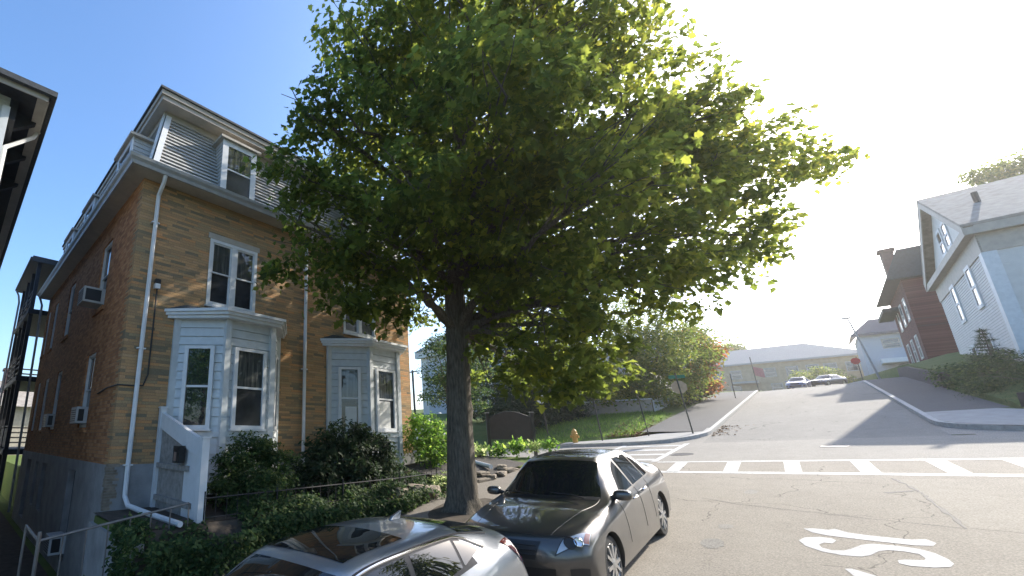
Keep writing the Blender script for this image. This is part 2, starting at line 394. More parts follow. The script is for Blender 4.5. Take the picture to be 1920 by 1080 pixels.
def limb(mb, a, b, r0, r1, sag=0.0, n=7, seg=7, wob=0.05):
    a, b = Vector(a), Vector(b); L = (b - a).length; pts = []; rd = []
    for i in range(seg + 1):
        t = i / seg; p = a.lerp(b, t); p.z += math.sin(math.pi * t) * sag * L
        if 0 < i < seg: p += Vector(rng.normal(0, wob * L * 0.35, 3))
        pts.append(p); rd.append(r0 + (r1 - r0) * t)
    mb.tube(pts, rd, n); return pts

# ------------------------------------------------------------------ terrain
def prof(x):
    if x < 24.5: return 0.094 * x
    if x < 56: return 0.094 * 24.5 + 0.135 * (x - 24.5)
    return 0.094 * 24.5 + 0.135 * 31.5 + 0.07 * (min(x, 200) - 56)
def zr(x, y): return -2.35 + prof(x) - 0.05 * y
def sm(t): t = min(1, max(0, t)); return t * t * (3 - 2 * t)
def zwalk(x, y): return zr(x, 4.3) + 0.13 + 0.02 * (y - 4.3)
def zyard(x, y): return max(-1.5, zwalk(x, 6.9) + 0.08)
def G(x, y):
    if y > 4.3 and x < 16.4:                     # house side of the street
        if y <= 6.9: return zwalk(x, y) - 0.05
        z = zwalk(x, 6.9) - 0.05 + (zyard(x, y) - zwalk(x, 6.9) + 0.05) * sm((y - 6.95) / 0.7)
        if x < (2.45 if y < 9.85 else 3.1):
            low = -3.25 + (0.0 if y > 8 else 0.4 * sm((8 - y) / 1.1))
            z = z + (low - z) * sm((y - 6.95) / 0.25) * sm(((2.45 if y < 9.85 else 3.1) - x) / 0.12)
        return z
    if y < -3.0 and x < 16.4: return zr(x, -3) + 0.08
    if 16.4 <= x <= 24.6: return zr(x, max(-60, min(60, y))) - 0.06
    if x > 24.6 and y > 3.8:
        if y < 6.6: return zr(x, 4) + (0.06 if x > 28.5 else -0.08)
        base = zr(x, min(y, 12)) + (0.1 if x > 26.5 or y > 9 else -0.06)
        return base + 0.45 * sm((x - 25.5) / 5) * sm((y - 5.6) / 3)
    if x > 24.6 and y < -2.6:
        base = zr(x, max(y, -7)) + (0.06 if x > 30 else -0.06)
        if (y < -4.9 and x > 29.9) or (y < -6.6 and x > 26.9): base += (1.0 + 0.6 * sm((-4.9 - y) / 3)) if x > 43.5 else 0.2 + 1.3 * sm((-4.9 - y) / 3)
        return base
    return zr(x, y) - 0.06
xs = sorted(set([-80, -50, -30, -18, -10, -6, -4, -2, -1, 0, 0.6, 1.2, 1.8, 2.2, 2.33, 2.45] + [2.7, 2.97, 3.11] + list(np.arange(3.5, 16.1, 0.5)) + [16.3, 16.39, 16.41] + list(np.arange(17, 24.6, 1.0)) + [24.5, 24.59, 24.61, 25.19, 25.21] + list(np.arange(26, 62, 1.0)) + [64, 68, 74, 82, 92, 105, 120, 140, 170, 200, 260, 400, 800, 1500]))
ys = sorted(set([-1500, -700, -300, -150, -90, -60, -40, -28, -20, -15, -12, -10, -9, -8, -7, -6, -5.5, -4.91, -4.89, -4, -3.3, -3.01, -2.99, -2.61, -2.59, -1.5, 0, 1.5, 3, 3.79, 3.81, 4.29, 4.31, 5.2, 6, 6.59, 6.61, 6.89, 6.95, 7.05, 7.2, 7.35, 7.5, 7.65, 7.9, 8.4, 9, 9.6, 9.84, 9.86, 10.5, 12, 14, 16, 19, 23, 28, 35, 45, 60, 90, 150, 300, 700, 1500]))
vs = [(x, y, G(x, y)) for y in ys for x in xs]; nx = len(xs)
fs = [(j * nx + i, j * nx + i + 1, (j + 1) * nx + i + 1, (j + 1) * nx + i) for j in range(len(ys) - 1) for i in range(nx - 1)]
tagged(MB().add(vs, fs).build('terrain', M['grass'], smooth=False, fix=False), kind='structure')

def sheet(name, x0, x1, y0, y1, zf, mat, dx=1.0, dy=1.0, lift=0.0, edge=None):
    X = np.linspace(x0, x1, max(2, int((x1 - x0) / dx) + 1)); Y = np.linspace(y0, y1, max(2, int((y1 - y0) / dy) + 1))
    X = np.unique(np.concatenate([X, [b for b in (24.5, 56.0) if x0 < b < x1]]))
    mb = MB(); n = len(X)
    mb.add([(x, y, zf(x, y) + lift) for y in Y for x in X], [(j * n + i, j * n + i + 1, (j + 1) * n + i + 1, (j + 1) * n + i) for j in range(len(Y) - 1) for i in range(n - 1)])
    return tagged(mb.build(name, mat, fix=False), kind='structure')
sheet('road', -40, 18.4, -3.0, 4.15, zr, M['asphalt'])
sheet('road', 24.0, 150, -2.55, 3.7, zr, M['asphalt_far'])
sheet('cross_street', 18.4, 24.0, -3.0, 4.15, zr, M['asphalt_cross'])
sheet('cross_street', 16.9, 24.0, 4.15, 60, zr, M['asphalt_cross'])
sheet('cross_street', 16.9, 24.3, -60, -3.0, zr, M['asphalt_cross'])
sheet('cross_street', 24.0, 27.6, 3.7, 7.4, zr, M['asphalt_cross'], lift=-0.012)
sheet('cross_street', 24.3, 27.6, -6.0, -2.55, zr, M['asphalt_cross'], lift=-0.012)
sheet('road', 13.4, 16.9, 4.15, 7.5, zr, M['asphalt'], lift=-0.012)
def solid_strip(name, pts, w, h, zf, mat, kind='structure'):
    """kerb-like strip along a plan polyline; pts are (x, y); w to the left"""
    mb = MB(); P = [Vector((x, y, 0)) for x, y in pts]; vs = []
    for i, p in enumerate(P):
        d = (P[min(i + 1, len(P) - 1)] - P[max(i - 1, 0)]).normalized(); nrm = Vector((-d.y, d.x, 0))
        q = p + nrm * w; z = zf(p.x, p.y)
        vs += [(p.x, p.y, z - 0.15), (p.x, p.y, z + h), (q.x, q.y, z + h), (q.x, q.y, z - 0.15)]
    fs = [(i * 4 + k, i * 4 + k + 1, i * 4 + 5 + k, i * 4 + 4 + k) for i in range(len(P) - 1) for k in range(3)] + [(0, 1, 2, 3), tuple((len(P) - 1) * 4 + k for k in (3, 2, 1, 0))]
    mb.add(vs, fs); return tagged(mb.build(name, mat), kind=kind)
arc = lambda cx, cy, r, a0, a1, n=8: [(cx + r * math.cos(R(a0 + (a1 - a0) * i / n)), cy + r * math.sin(R(a0 + (a1 - a0) * i / n))) for i in range(n + 1)]
near_kerb = [(-30, 4.15), (0, 4.15), (5, 4.15), (10, 4.15), (13.6, 4.15)] + arc(13.6, 7.4, 3.25, -90, 0)[1:] + [(16.85, 10), (16.85, 20), (16.85, 60)]
solid_strip('kerb', near_kerb, 0.16, 0.14, zr, M['kerb'])
far_kerb = [(23.95, 60), (23.95, 20), (23.95, 9.0), (23.95, 7.2)] + arc(27.2, 7.0, 3.25, 180, 270)[1:] + [(30, 3.75), (34.5, 3.75), (40, 3.75), (47, 3.75), (56, 3.75)]
solid_strip('kerb', far_kerb, 0.16, 0.14, zr, M['kerb'])
right_kerb = [(150, -2.55), (56, -2.55), (40, -2.55), (30, -2.55), (27.3, -2.55)] + arc(27.3, -5.6, 3.05, 90, 180)[1:] + [(24.25, -10), (24.25, -50)]
solid_strip('kerb', right_kerb, 0.16, 0.14, zr, M['kerb'])
def walk_poly(name, pts, zf, mat, lift, step=0.0):
    mb = MB(); n = len(pts); mb.add([(x, y, zf(x, y) + lift) for x, y in pts], [tuple(range(n))])
    bm = bmesh.new(); me = bpy.data.meshes.new(name); me.from_pydata(mb.v, [], mb.f); bm.from_mesh(me); bmesh.ops.triangulate(bm, faces=bm.faces); bm.to_mesh(me); bm.free()
    me.materials.append(mat); o = bpy.data.objects.new(name, me); COL.objects.link(o); return tagged(o, kind='structure')
sheet('sidewalk', -30, 13.6, 4.31, 6.9, zwalk, M['sidewalk'])
walk_poly('sidewalk', [(13.6, 4.31)] + arc(13.6, 7.4, 3.09, -90, 0)[1:] + [(16.69, 7.4), (13.6, 6.9)], lambda x, y: zwalk(x, y), M['sidewalk'], 0.0)
sheet('sidewalk', 15.0, 16.69, 7.4, 40, lambda x, y: zwalk(x, 6.9) - 0.045 * (y - 7.4) + 0.02, M['sidewalk'])
solid_strip('kerb', [(16.6, -3.0), (8, -3.0), (0, -3.0), (-30, -3.0)], 0.16, 0.14, zr, M['kerb'])
sheet('sidewalk', -30, 16.6, -5.2, -3.16, lambda x, y: zr(x, -3.0) + 0.13, M['sidewalk'])
# far corner: pale ramp and tar sidewalk
walk_poly('concrete_ramp', [(24.12, 9.5), (24.12, 7.1)] + arc(27.2, 7.0, 3.09, 180, 270)[1:] + [(28.4, 3.91), (27.4, 5.5), (26.0, 6.5), (25.4, 7.6), (25.0, 9.5)], lambda x, y: zr(x, 4.0) + 0.13 - 0.05 * max(0, y - 4), M['concrete'], 0.006)
sheet('sidewalk', 27.0, 56, 3.91, 6.5, lambda x, y: zr(x, 4.0) + 0.13, M['sidewalk_far'])
walk_poly('concrete_ramp', [(24.41, -12)] + [(24.41, -5.6)] + arc(27.3, -5.6, 2.89, 180, 90)[1:] + [(30, -2.71), (30, -4.4), (26.6, -6.4), (26.0, -12)], lambda x, y: zr(x, y) + 0.135, M['concrete'], 0.0)
sheet('sidewalk', 30, 75, -4.7, -2.71, lambda x, y: zr(x, y) + 0.135, M['sidewalk_far'])

# road markings and map-overlay lettering, 4 mm paint sheets
def marking(name, polys, lift=0.004, mat='paint'):
    mb = MB()
    for p in polys: mb.poly([(x, y, zr(x, y) + lift) for x, y in p])
    bm = bmesh.new(); me = bpy.data.meshes.new(name); me.from_pydata(mb.v, [], mb.f); bm.from_mesh(me); bmesh.ops.triangulate(bm, faces=bm.faces)
    bmesh.ops.recalc_face_normals(bm, faces=bm.faces); bm.to_mesh(me); bm.free(); me.materials.append(M[mat])
    o = bpy.data.objects.new(name, me); COL.objects.link(o); return o
cw = [[(18.25, 4.05), (18.05, 4.05), (18.15, -2.95), (18.42, -2.95)], [(16.2, 4.05), (15.9, 4.05), (15.66, -2.95), (16.0, -2.95)]]
for y0 in (3.28, 2.0, 0.79, -0.46, -1.66, -2.74): cw.append([(15.98, y0 + 0.15), (15.98, y0 - 0.15), (18.14, y0 - 0.05), (18.14, y0 + 0.26)])
tagged(marking('crosswalk', cw), kind='structure')
cw2 = []
for k in range(4): cw2.append([(18.6 + 1.5 * k, 4.3), (19.0 + 1.5 * k, 4.3), (19.0 + 1.5 * k, 6.4), (18.6 + 1.5 * k, 6.4)])
cw2 += [[(18.3, 4.1), (24.0, 4.1), (24.0, 4.28), (18.3, 4.28)], [(17.0, 6.4), (23.9, 6.4), (23.9, 6.58), (17.0, 6.58)]]
tagged(marking('crosswalk', cw2), kind='structure')
S_ = [(9.6, 0.6), (9.79, 0.54), (9.89, 0.39), (9.86, 0.27), (9.75, 0.23), (9.58, 0.27), (9.59, 0.35), (9.44, 0.4), (9.31, 0.37), (9.23, 0.28), (9.27, 0.17), (9.4, 0.1), (9.64, 0.0), (9.74, -0.1), (9.74, -0.31), (9.67, -0.49), (9.53, -0.59), (9.32, -0.66), (9.13, -0.68), (8.99, -0.64), (8.89, -0.51), (8.86, -0.34), (8.92, -0.26), (9.05, -0.26), (9.11, -0.32), (9.16, -0.47), (9.25, -0.49), (9.42, -0.46), (9.49, -0.35), (9.48, -0.21), (9.38, -0.13), (9.16, -0.05), (9.06, 0.03), (9.03, 0.19), (9.12, 0.37), (9.33, 0.53)]
T_ = [(10.33, 0.56), (10.38, 0.46), (10.36, 0.29), (10.45, 0.23), (10.27, 0.1), (10.19, -0.09), (10.13, -0.46), (10.21, -0.59), (10.05, -0.66), (9.89, -0.62), (9.84, -0.46), (9.87, -0.27), (9.93, 0.01), (9.97, 0.16), (10.01, 0.31), (10.11, 0.46)]
K_ = [(8.45, 0.19), (8.49, 0.13), (8.32, -0.04), (8.19, -0.12), (8.09, 0.05), (8.22, 0.13)]
tagged(marking('overlay_lettering', [S_, T_, K_], mat='overlay_paint'), 'white "St" map-overlay lettering laid flat on the grey street', 'overlay lettering')  # street-name overlay of the map view, added as letters on the asphalt
# tar seams and patches on the asphalt
def seam(pts, w0, w1):
    mb = MB(); P = []
    for (a, b) in zip(pts[:-1], pts[1:]):
        for i in range(8): P.append((a[0] + (b[0] - a[0]) * i / 8 + rng.normal(0, 0.012), a[1] + (b[1] - a[1]) * i / 8 + rng.normal(0, 0.012)))
    P.append(pts[-1]); L = []
    for i, p in enumerate(P):
        a, b = P[max(0, i - 1)], P[min(len(P) - 1, i + 1)]; d = Vector((b[0] - a[0], b[1] - a[1])).normalized(); w = rng.uniform(w0, w1)
        for sgn in (-1, 1):
            x, y = p[0] - d.y * w * sgn, p[1] + d.x * w * sgn; L.append((x, y, zr(x, y) + 0.0035))
    mb.add(L, [(2 * i, 2 * i + 1, 2 * i + 3, 2 * i + 2) for i in range(len(P) - 1)])
    return tagged(mb.build('tar_seam', M['dirt_line']), kind='structure')
seam([(15.3, -0.70), (13.93, -0.89), (13.1, -0.93), (10.98, -1.02)], 0.008, 0.04)
seam([(13.93, -0.89), (13.61, -0.48)], 0.03, 0.06)
seam([(11.0, -1.0), (11.4, 0.1), (11.9, 1.4), (12.4, 2.1)], 0.004, 0.012)
def blotch(cx, cy, rx, ry, mat, name='road_patch', lift=0.003):
    pts = []
    for k in range(20):
        a = 2 * math.pi * k / 20; r = 1 + rng.normal(0, 0.12); pts.append((cx + rx * r * math.cos(a), cy + ry * r * math.sin(a)))
    mb = MB(); mb.poly([(x, y, zr(x, y) + lift) for x, y in pts]); return tagged(mb.build(name, mat), kind='structure')
walk_poly('road_patch', [(11.05, -1.06), (13.1, -0.95), (15.25, -0.74), (15.4, -2.9), (10.6, -2.9)], zr, M['asphalt_patch'], 0.002)
blotch(9.0, 1.5, 0.28, 0.14, M['asphalt_far'])
blotch(10.1, 1.47, 0.16, 0.10, M['asphalt_cross'])
blotch(13.3, 1.37, 0.25, 0.12, M['asphalt_cross'])
for (x, y, r, lab) in ((20.2, 3.75, 0.36, 'dark iron manhole cover beside the parked sedan'), (21.6, 0.0, 0.33, 'dark iron manhole cover in the middle of the far street mouth')):
    mb = MB(); z = zr(x, y)
    mb.lathe((x, y, z), [(r, -0.02), (r, 0.008), (r - 0.03, 0.012), (r - 0.04, 0.006), (0.02, 0.006)], 24, (-0.094, 0.05, 1))
    o = mb.build('manhole_cover', M['iron']); tagged(o, lab, 'manhole cover', 'manhole covers in the road')

# ------------------------------------------------------------------ house helpers
def wall_holes(mb, o, U, N, u0, u1, z0, z1, holes, depth=0.12):
    o, U, N = Vector(o), Vector(U), Vector(N); Z = Vector((0, 0, 1))
    us = sorted({u0, u1} | {v for h in holes for v in h[:2]}); zs = sorted({z0, z1} | {v for h in holes for v in h[2:]})
    pt = lambda u, z, d=0: o + U * u + Z * z - N * d
    for a, b in zip(us[:-1], us[1:]):
        for c, d in zip(zs[:-1], zs[1:]):
            if any(h[0] <= a + 1e-6 and b - 1e-6 <= h[1] and h[2] <= c + 1e-6 and d - 1e-6 <= h[3] for h in holes): continue
            mb.quad(pt(a, c), pt(b, c), pt(b, d), pt(a, d))
    for a, b, c, d in holes:
        mb.quad(pt(a, c), pt(a, c, depth), pt(b, c, depth), pt(b, c)); mb.quad(pt(a, d), pt(b, d), pt(b, d, depth), pt(a, d, depth))
        mb.quad(pt(a, c), pt(a, d), pt(a, d, depth), pt(a, c, depth)); mb.quad(pt(b, c), pt(b, c, depth), pt(b, d, depth), pt(b, d))
    return mb
def window(parent, o, U, N, w, h, trim=0.07, frame='white', up='pane', low='screen', set_back=0.0, double=False, sill=True, name='window'):
    """sash window: o = lower left corner on the wall plane, U along, N outward"""
    Z = (0, 0, 1); o = Vector(o) - Vector(N) * set_back
    mb = MB(); ob = lambda a, b, c: mb.obox(o, U, N, Z, a, b, c)
    T = trim; d1 = 0.06
    ob((0, T), (-0.05, d1), (0, h)); ob((w - T, w), (-0.05, d1), (0, h)); ob((T, w - T), (-0.05, d1), (h - T, h)); ob((T, w - T), (-0.05, d1 + 0.002), (0, T))
    if sill: ob((-0.03, w + 0.03), (0.0, 0.11), (-0.045, -0.001))
    bays = [(T, w - T)]
    if double: ob((w / 2 - 0.08, w / 2 + 0.08), (-0.05, d1 - 0.004), (T, h - T)); bays = [(T, w / 2 - 0.08), (w / 2 + 0.08, w - T)]
    panes = []
    for a, b in bays:
        s = 0.035; zm = T + (h - 2 * T) * 0.5
        for (c, d, yy) in ((zm - 0.02, h - T, 0.025), (T, zm + 0.02, 0.0)):
            ob((a, a + s), (yy - 0.03, yy + 0.012), (c, d)); ob((b - s, b), (yy - 0.03, yy + 0.012), (c, d))
            ob((a + s, b - s), (yy - 0.03, yy + 0.011), (c, c + s)); ob((a + s, b - s), (yy - 0.03, yy + 0.011), (d - s, d))
        panes.append(((a + s, b - s), (zm + 0.015, h - T - s), 0.012, up)); panes.append(((a + s, b - s), (T + s, zm - 0.014), -0.014, low))
    f = mb.build(name, M[frame], parent)
    for a, c, yy, m in panes:
        MB().obox(o, U, N, Z, a, (yy - 0.012, yy), c).build('pane', M[m], f)
    return f
def lap(mb, a, b, c, d, course, t=0.018, gap=0.0):
    """lapped siding on the quad a-b (bottom) d-c (top), outward normal = (b-a)x(d-a); gap = open joint under each board"""
    a, b, c, d = map(Vector, (a, b, c, d)); n = (b - a).cross(d - a).normalized(); H = ((d - a).length + (c - b).length) / 2
    k = max(1, round(H / course)); g = gap / H
    for i in range(k):
        f0, f1 = i / k + g, (i + 1) / k
        p0, p1 = a.lerp(d, f0), b.lerp(c, f0); q0, q1 = a.lerp(d, f1), b.lerp(c, f1)
        mb.quad(p0 + n * t, p1 + n * t, q1, q0)
        if gap:
            r0, r1 = a.lerp(d, i / k), b.lerp(c, i / k); m = n * 0.025
            mb.quad(r0 - m, r1 - m, p1 - m, p0 - m); mb.quad(p0 - m, p1 - m, p1 + n * t, p0 + n * t); mb.quad(q0, q1, q1 - m, q0 - m)
        else: mb.quad(p0, p1, p1 + n * t, p0 + n * t)
    return mb

# ------------------------------------------------------------------ the brick house
HX, HY = 2.63, 10.0; HX1, HY1 = 12.6, 23.0
house = thing('brick_house', (HX, HY, -1.5), 'three storey brick house with two white bay windows and a grey sided mansard roof', 'house')
X_, Y_, Z_ = (1, 0, 0), (0, 1, 0), (0, 0, 1)
front_holes = [(4.44 - HX, 5.88 - HX, 3.27, 5.12), (9.24 - HX, 10.78 - HX, 3.3, 5.1)]
mb = MB(); wall_holes(mb, (HX, HY, 0), X_, (0, -1, 0), 0, HX1 - HX, -0.58, 6.2, front_holes)
mb.quad((HX1, HY, -0.58), (HX1, HY1, -0.58), (HX1, HY1, 6.2), (HX1, HY, 6.2))
mb.build('stone_wall', M['stone'], house, fix=False)
side_holes = [(12.35, 13.35, 3.42, 5.42), (16.95, 17.95, 3.42, 5.42), (20.1, 20.95, 3.42, 5.42), (21.9, 22.6, 3.42, 5.42),
              (12.45, 13.4, 0.22, 2.18), (16.9, 17.8, 0.22, 2.18), (19.4, 20.3, 0.22, 2.18), (21.4, 22.2, 0.22, 2.18)]
mb = MB(); wall_holes(mb, (HX, HY, 0), Y_, (-1, 0, 0), 0, HY1 - HY, -0.58, 6.2, [(a - HY, b - HY, c, d) for a, b, c, d in side_holes], 0.16)
mb.quad((HX, HY1, -0.58), (HX1, HY1, -0.58), (HX1, HY1, 6.2), (HX, HY1, 6.2))
mb.build('brick_wall', M['brick'], house, fix=False)
mb = MB()
base_holes = [(12.75, 13.55, -2.9, -0.84), (16.9, 17.7, -2.3, -0.86), (18.5, 19.2, -2.3, -0.86), (20.2, 21.2, -2.9, -0.85)]
wall_holes(mb, (HX - 0.03, HY, 0), Y_, (-1, 0, 0), -0.03, HY1 - HY, -3.4, -0.58, [(a - HY, b - HY, c, d) for a, b, c, d in base_holes], 0.22)
mb.quad((HX - 0.03, HY - 0.03, -3.4), (HX1 + 0.03, HY - 0.03, -3.4), (HX1 + 0.03, HY - 0.03, -0.58), (HX - 0.03, HY - 0.03, -0.58))
mb.quad((HX1 + 0.03, HY - 0.03, -3.4), (HX1 + 0.03, HY1, -3.4), (HX1 + 0.03, HY1, -0.58), (HX1 + 0.03, HY - 0.03, -0.58))
mb.quad((HX - 0.03, HY - 0.03, -0.58), (HX1, HY - 0.03, -0.58), (HX1, HY + 0.01, -0.58), (HX - 0.03, HY + 0.01, -0.58))
mb.quad((HX - 0.03, HY - 0.03, -0.58), (HX + 0.01, HY - 0.03, -0.58), (HX + 0.01, HY1, -0.58), (HX - 0.03, HY1, -0.58))
mb.build('foundation', M['foundation'], house, fix=False)
mb = MB()
for k in range(16):
    z = -1.45 + 0.056 * k; mb.box((HX - 0.04 - rng.uniform(0, 0.02), HX + rng.uniform(0.08, 0.22)), (HY - 0.05, HY + rng.uniform(0.02, 0.1)), (z, z + 0.05))
mb.build('corner_stones', M['stone_grey'], house)
mb = MB(); k = 0; z = -0.58
while z < 6.08:
    mb.box((HX - 0.005, HX + 0.02), (HY - 0.005, HY + (0.16 if k % 2 else 0.34) + rng.uniform(-0.05, 0.07)), (z + 0.003, z + 0.0665)); z += 0.068; k += 1
mb.build('quoin', M['stone'], house)
for a, b, c, d in base_holes: MB().box((HX + 0.12, HX + 0.17), (a, b), (c, d)).build('basement_door' if c < -2.5 else 'basement_window', M['screen'], house)
window(house, (4.44, HY, 3.27), X_, (0, -1, 0), 1.44, 1.85, 0.09, set_back=0.05, double=True, up='pane_pale')
window(house, (9.24, HY, 3.3), X_, (0, -1, 0), 1.54, 1.8, 0.09, set_back=0.05, double=True, up='pane_pale')
for a, b, c, d in side_holes:
    window(house, (HX, b, c), (0, -1, 0), (-1, 0, 0), b - a, d - c, 0.07, set_back=0.10, sill=False, low='pane')
for a, b, c, d in side_holes: MB().box((HX - 0.05, HX + 0.02), (a - 0.06, b + 0.06), (c - 0.12, c - 0.004)).build('brick_sill', M['brick'], house)
MB().box((4.38, 5.94), (HY - 0.02, HY + 0.02), (5.122, 5.27)).build('lintel', M['cornice'], house); MB().box((9.18, 10.84), (HY - 0.02, HY + 0.02), (5.102, 5.25)).build('lintel', M['cornice'], house)

# cornice, gutter, mansard
GX, GY = 2.2, 9.5; GX1 = 13.0
mb = MB(); mb.box((GX, GX1), (GY, HY + 0.02), (6.14, 6.18)); mb.box((GX, HX + 0.02), (HY + 0.02, HY1), (6.14, 6.18))
mb.build('soffit', M['cornice'], house)
mb = MB()
pr = [(0, 6.12), (-0.02, 6.2), (-0.07, 6.26), (-0.09, 6.33), (0.06, 6.34), (0.06, 6.12)]
vs = [(GX + dx, HY1, z) for dx, z in pr] + [(GX + dx, GY + dx, z) for dx, z in pr] + [(GX1, GY + dx, z) for dx, z in pr]
n = len(pr); mb.add(vs, [(r * n + k, r * n + (k + 1) % n, (r + 1) * n + (k + 1) % n, (r + 1) * n + k) for r in (0, 1) for k in range(n)])
mb.build('gutter', M['gutter'], house)
mb = MB(); mb.quad((GX, GY, 6.33), (GX1, GY, 6.33), (12.55, 9.98, 6.47), (2.72, 9.98, 6.47)); mb.quad((GX, HY1, 6.33), (GX, GY, 6.33), (2.72, 9.98, 6.47), (2.72, HY1, 6.47))
mb.build('eave_roof', M['roof_dark'], house)
mA, mB_, mC, mD = (2.72, 9.95, 6.42), (12.5, 9.95, 6.42), (12.08, 10.5, 8.62), (3.14, 10.5, 8.62)
mb = MB(); lap(mb, mA, mB_, mC, mD, 0.125, 0.035, 0.035)
mb.build('mansard_siding', M['siding_grey'], house, fix=False)
mb = MB(); lap(mb, (2.72, HY1, 6.42), mA, mD, (3.14, HY1, 8.62), 0.125, 0.022); mb.build('mansard_siding', M['siding_grey'], house, fix=False); mb = MB(); lap(mb, mB_, (12.5, HY1, 6.42), (12.08, HY1, 8.62), mC, 0.125, 0.022)
mb.build('mansard_siding', M['siding_grey'], house, fix=False)
mb = MB()
def plank(mb, a, b, w, n, t=0.05):
    a, b = Vector(a), Vector(b); d = (b - a).normalized(); n = Vector(n); s = d.cross(n).normalized()
    mb.prism([a - s * w / 2, a + s * w / 2, b + s * w / 2, b - s * w / 2], n.normalized() * t)
for A_, B2, w_, n_ in (((2.80, 9.97, 6.42), (3.2, 10.5, 8.62), 0.14, (0, -1, 0.25)), ((2.70, 10.06, 6.42), (3.11, 10.56, 8.62), 0.10, (-1, 0, 0.2)), ((12.45, 9.97, 6.42), (12.04, 10.5, 8.62), 0.14, (0, -1, 0.25))):
    mb = MB(); plank(mb, A_, B2, w_, n_); mb.build('corner_board', M['vinyl'], house)
mb = MB(); CX, CY, CX1 = 2.84, 10.02, 12.4
mb.box((CX, CX1), (CY, CY + 0.7), (8.60, 8.64)); mb.box((CX, CX + 0.6), (CY + 0.7, HY1), (8.60, 8.64))
for (e, z0, z1) in ((0.0, 8.64, 8.73), (0.05, 8.73, 8.86)):
    mb.box((CX - e, CX1 + e), (CY - e, CY + 0.2), (z0, z1)); mb.box((CX - e, CX + 0.2), (CY + 0.2, HY1), (z0, z1)); mb.box((CX1 - 0.2, CX1 + e), (CY + 0.2, HY1), (z0, z1))
mb.box((3.1, 12.1), (10.42, 10.6), (8.42, 8.598)); mb.box((3.06, 3.2), (10.6, HY1), (8.42, 8.598))
mb.build('cornice', M['cornice'], house)
mb = MB(); mb.prism([(CX - 0.1, CY - 0.1, 8.862), (CX1 + 0.1, CY - 0.1, 8.862), (CX1 + 0.1, HY1, 8.862), (CX - 0.1, HY1, 8.862)], (0, 0, 0.06))
mb.prism([(CX + 1, CY + 1, 8.924), (CX1 - 1, CY + 1, 8.924), (CX1 - 1, HY1 - 1, 8.924), (CX + 1, HY1 - 1, 8.924)], (0, 0, 0.1))
mb.build('flat_roof', M['roof_dark'], house)
def dormer(o, U, N, w, zb, zt, depth):
    """o = foot of the left front edge; N outward"""
    o, U, N = Vector(o), Vector(U), Vector(N); o.z = 0; Z = Vector((0, 0, 1))
    P = lambda u, d, z: o + U * u - N * d + Z * z
    mb = MB(); lap(mb, P(0, depth, zb), P(0, 0, zb), P(0, 0, zt), P(0, depth, zt), 0.125, 0.016); lap(mb, P(w, 0, zb), P(w, depth, zb), P(w, depth, zt), P(w, 0, zt), 0.125, 0.016)
    mb.quad(P(0, 0, zb), P(w, 0, zb), P(w, 0, zt), P(0, 0, zt))
    d = mb.build('dormer', M['siding_grey'], house, fix=False)
    mb = MB(); mb.obox(o, U, N, Z, (-0.12, w + 0.12), (-depth, 0.12), (zt, zt + 0.07)); mb.build('dormer_roof', M['cornice'], d)
    mb = MB(); mb.obox(o, U, N, Z, (-0.02, 0.15), (0.001, 0.035), (zb, zt)); mb.obox(o, U, N, Z, (w - 0.15, w + 0.02), (0.001, 0.035), (zb, zt)); mb.obox(o, U, N, Z, (0.15, w - 0.15), (0.001, 0.035), (zt - 0.16, zt)); mb.obox(o, U, N, Z, (0.15, w - 0.15), (0.001, 0.04), (zb, zb + 0.12))
    mb.build('dormer_trim', M['vinyl'], d)
    a, b = 0.15, w - 0.15; c, e = zb + 0.12, zt - 0.16; m = (c + e) / 2
    MB().obox(o, U, N, Z, (a, b), (0.001, 0.015), (m, e)).build('pane', M['pane_pale'], d)
    MB().obox(o, U, N, Z, (a, b), (0.001, 0.008), (c, m - 0.04)).build('pane', M['screen'], d)
    MB().obox(o, U, N, Z, (a, b), (0.001, 0.03), (m - 0.04, m)).build('sash_rail', M['vinyl'], d)
dormer((4.55, 9.88, 0), X_, (0, -1, 0), 1.04, 6.46, 8.16, 0.7)
dormer((9.42, 9.88, 0), X_, (0, -1, 0), 1.04, 6.46, 8.16, 0.7)
for y in (11.9, 15.8, 18.9): dormer((2.42, y, 0), (0, -1, 0), (-1, 0, 0), 1.3, 6.44, 7.55, 0.8)
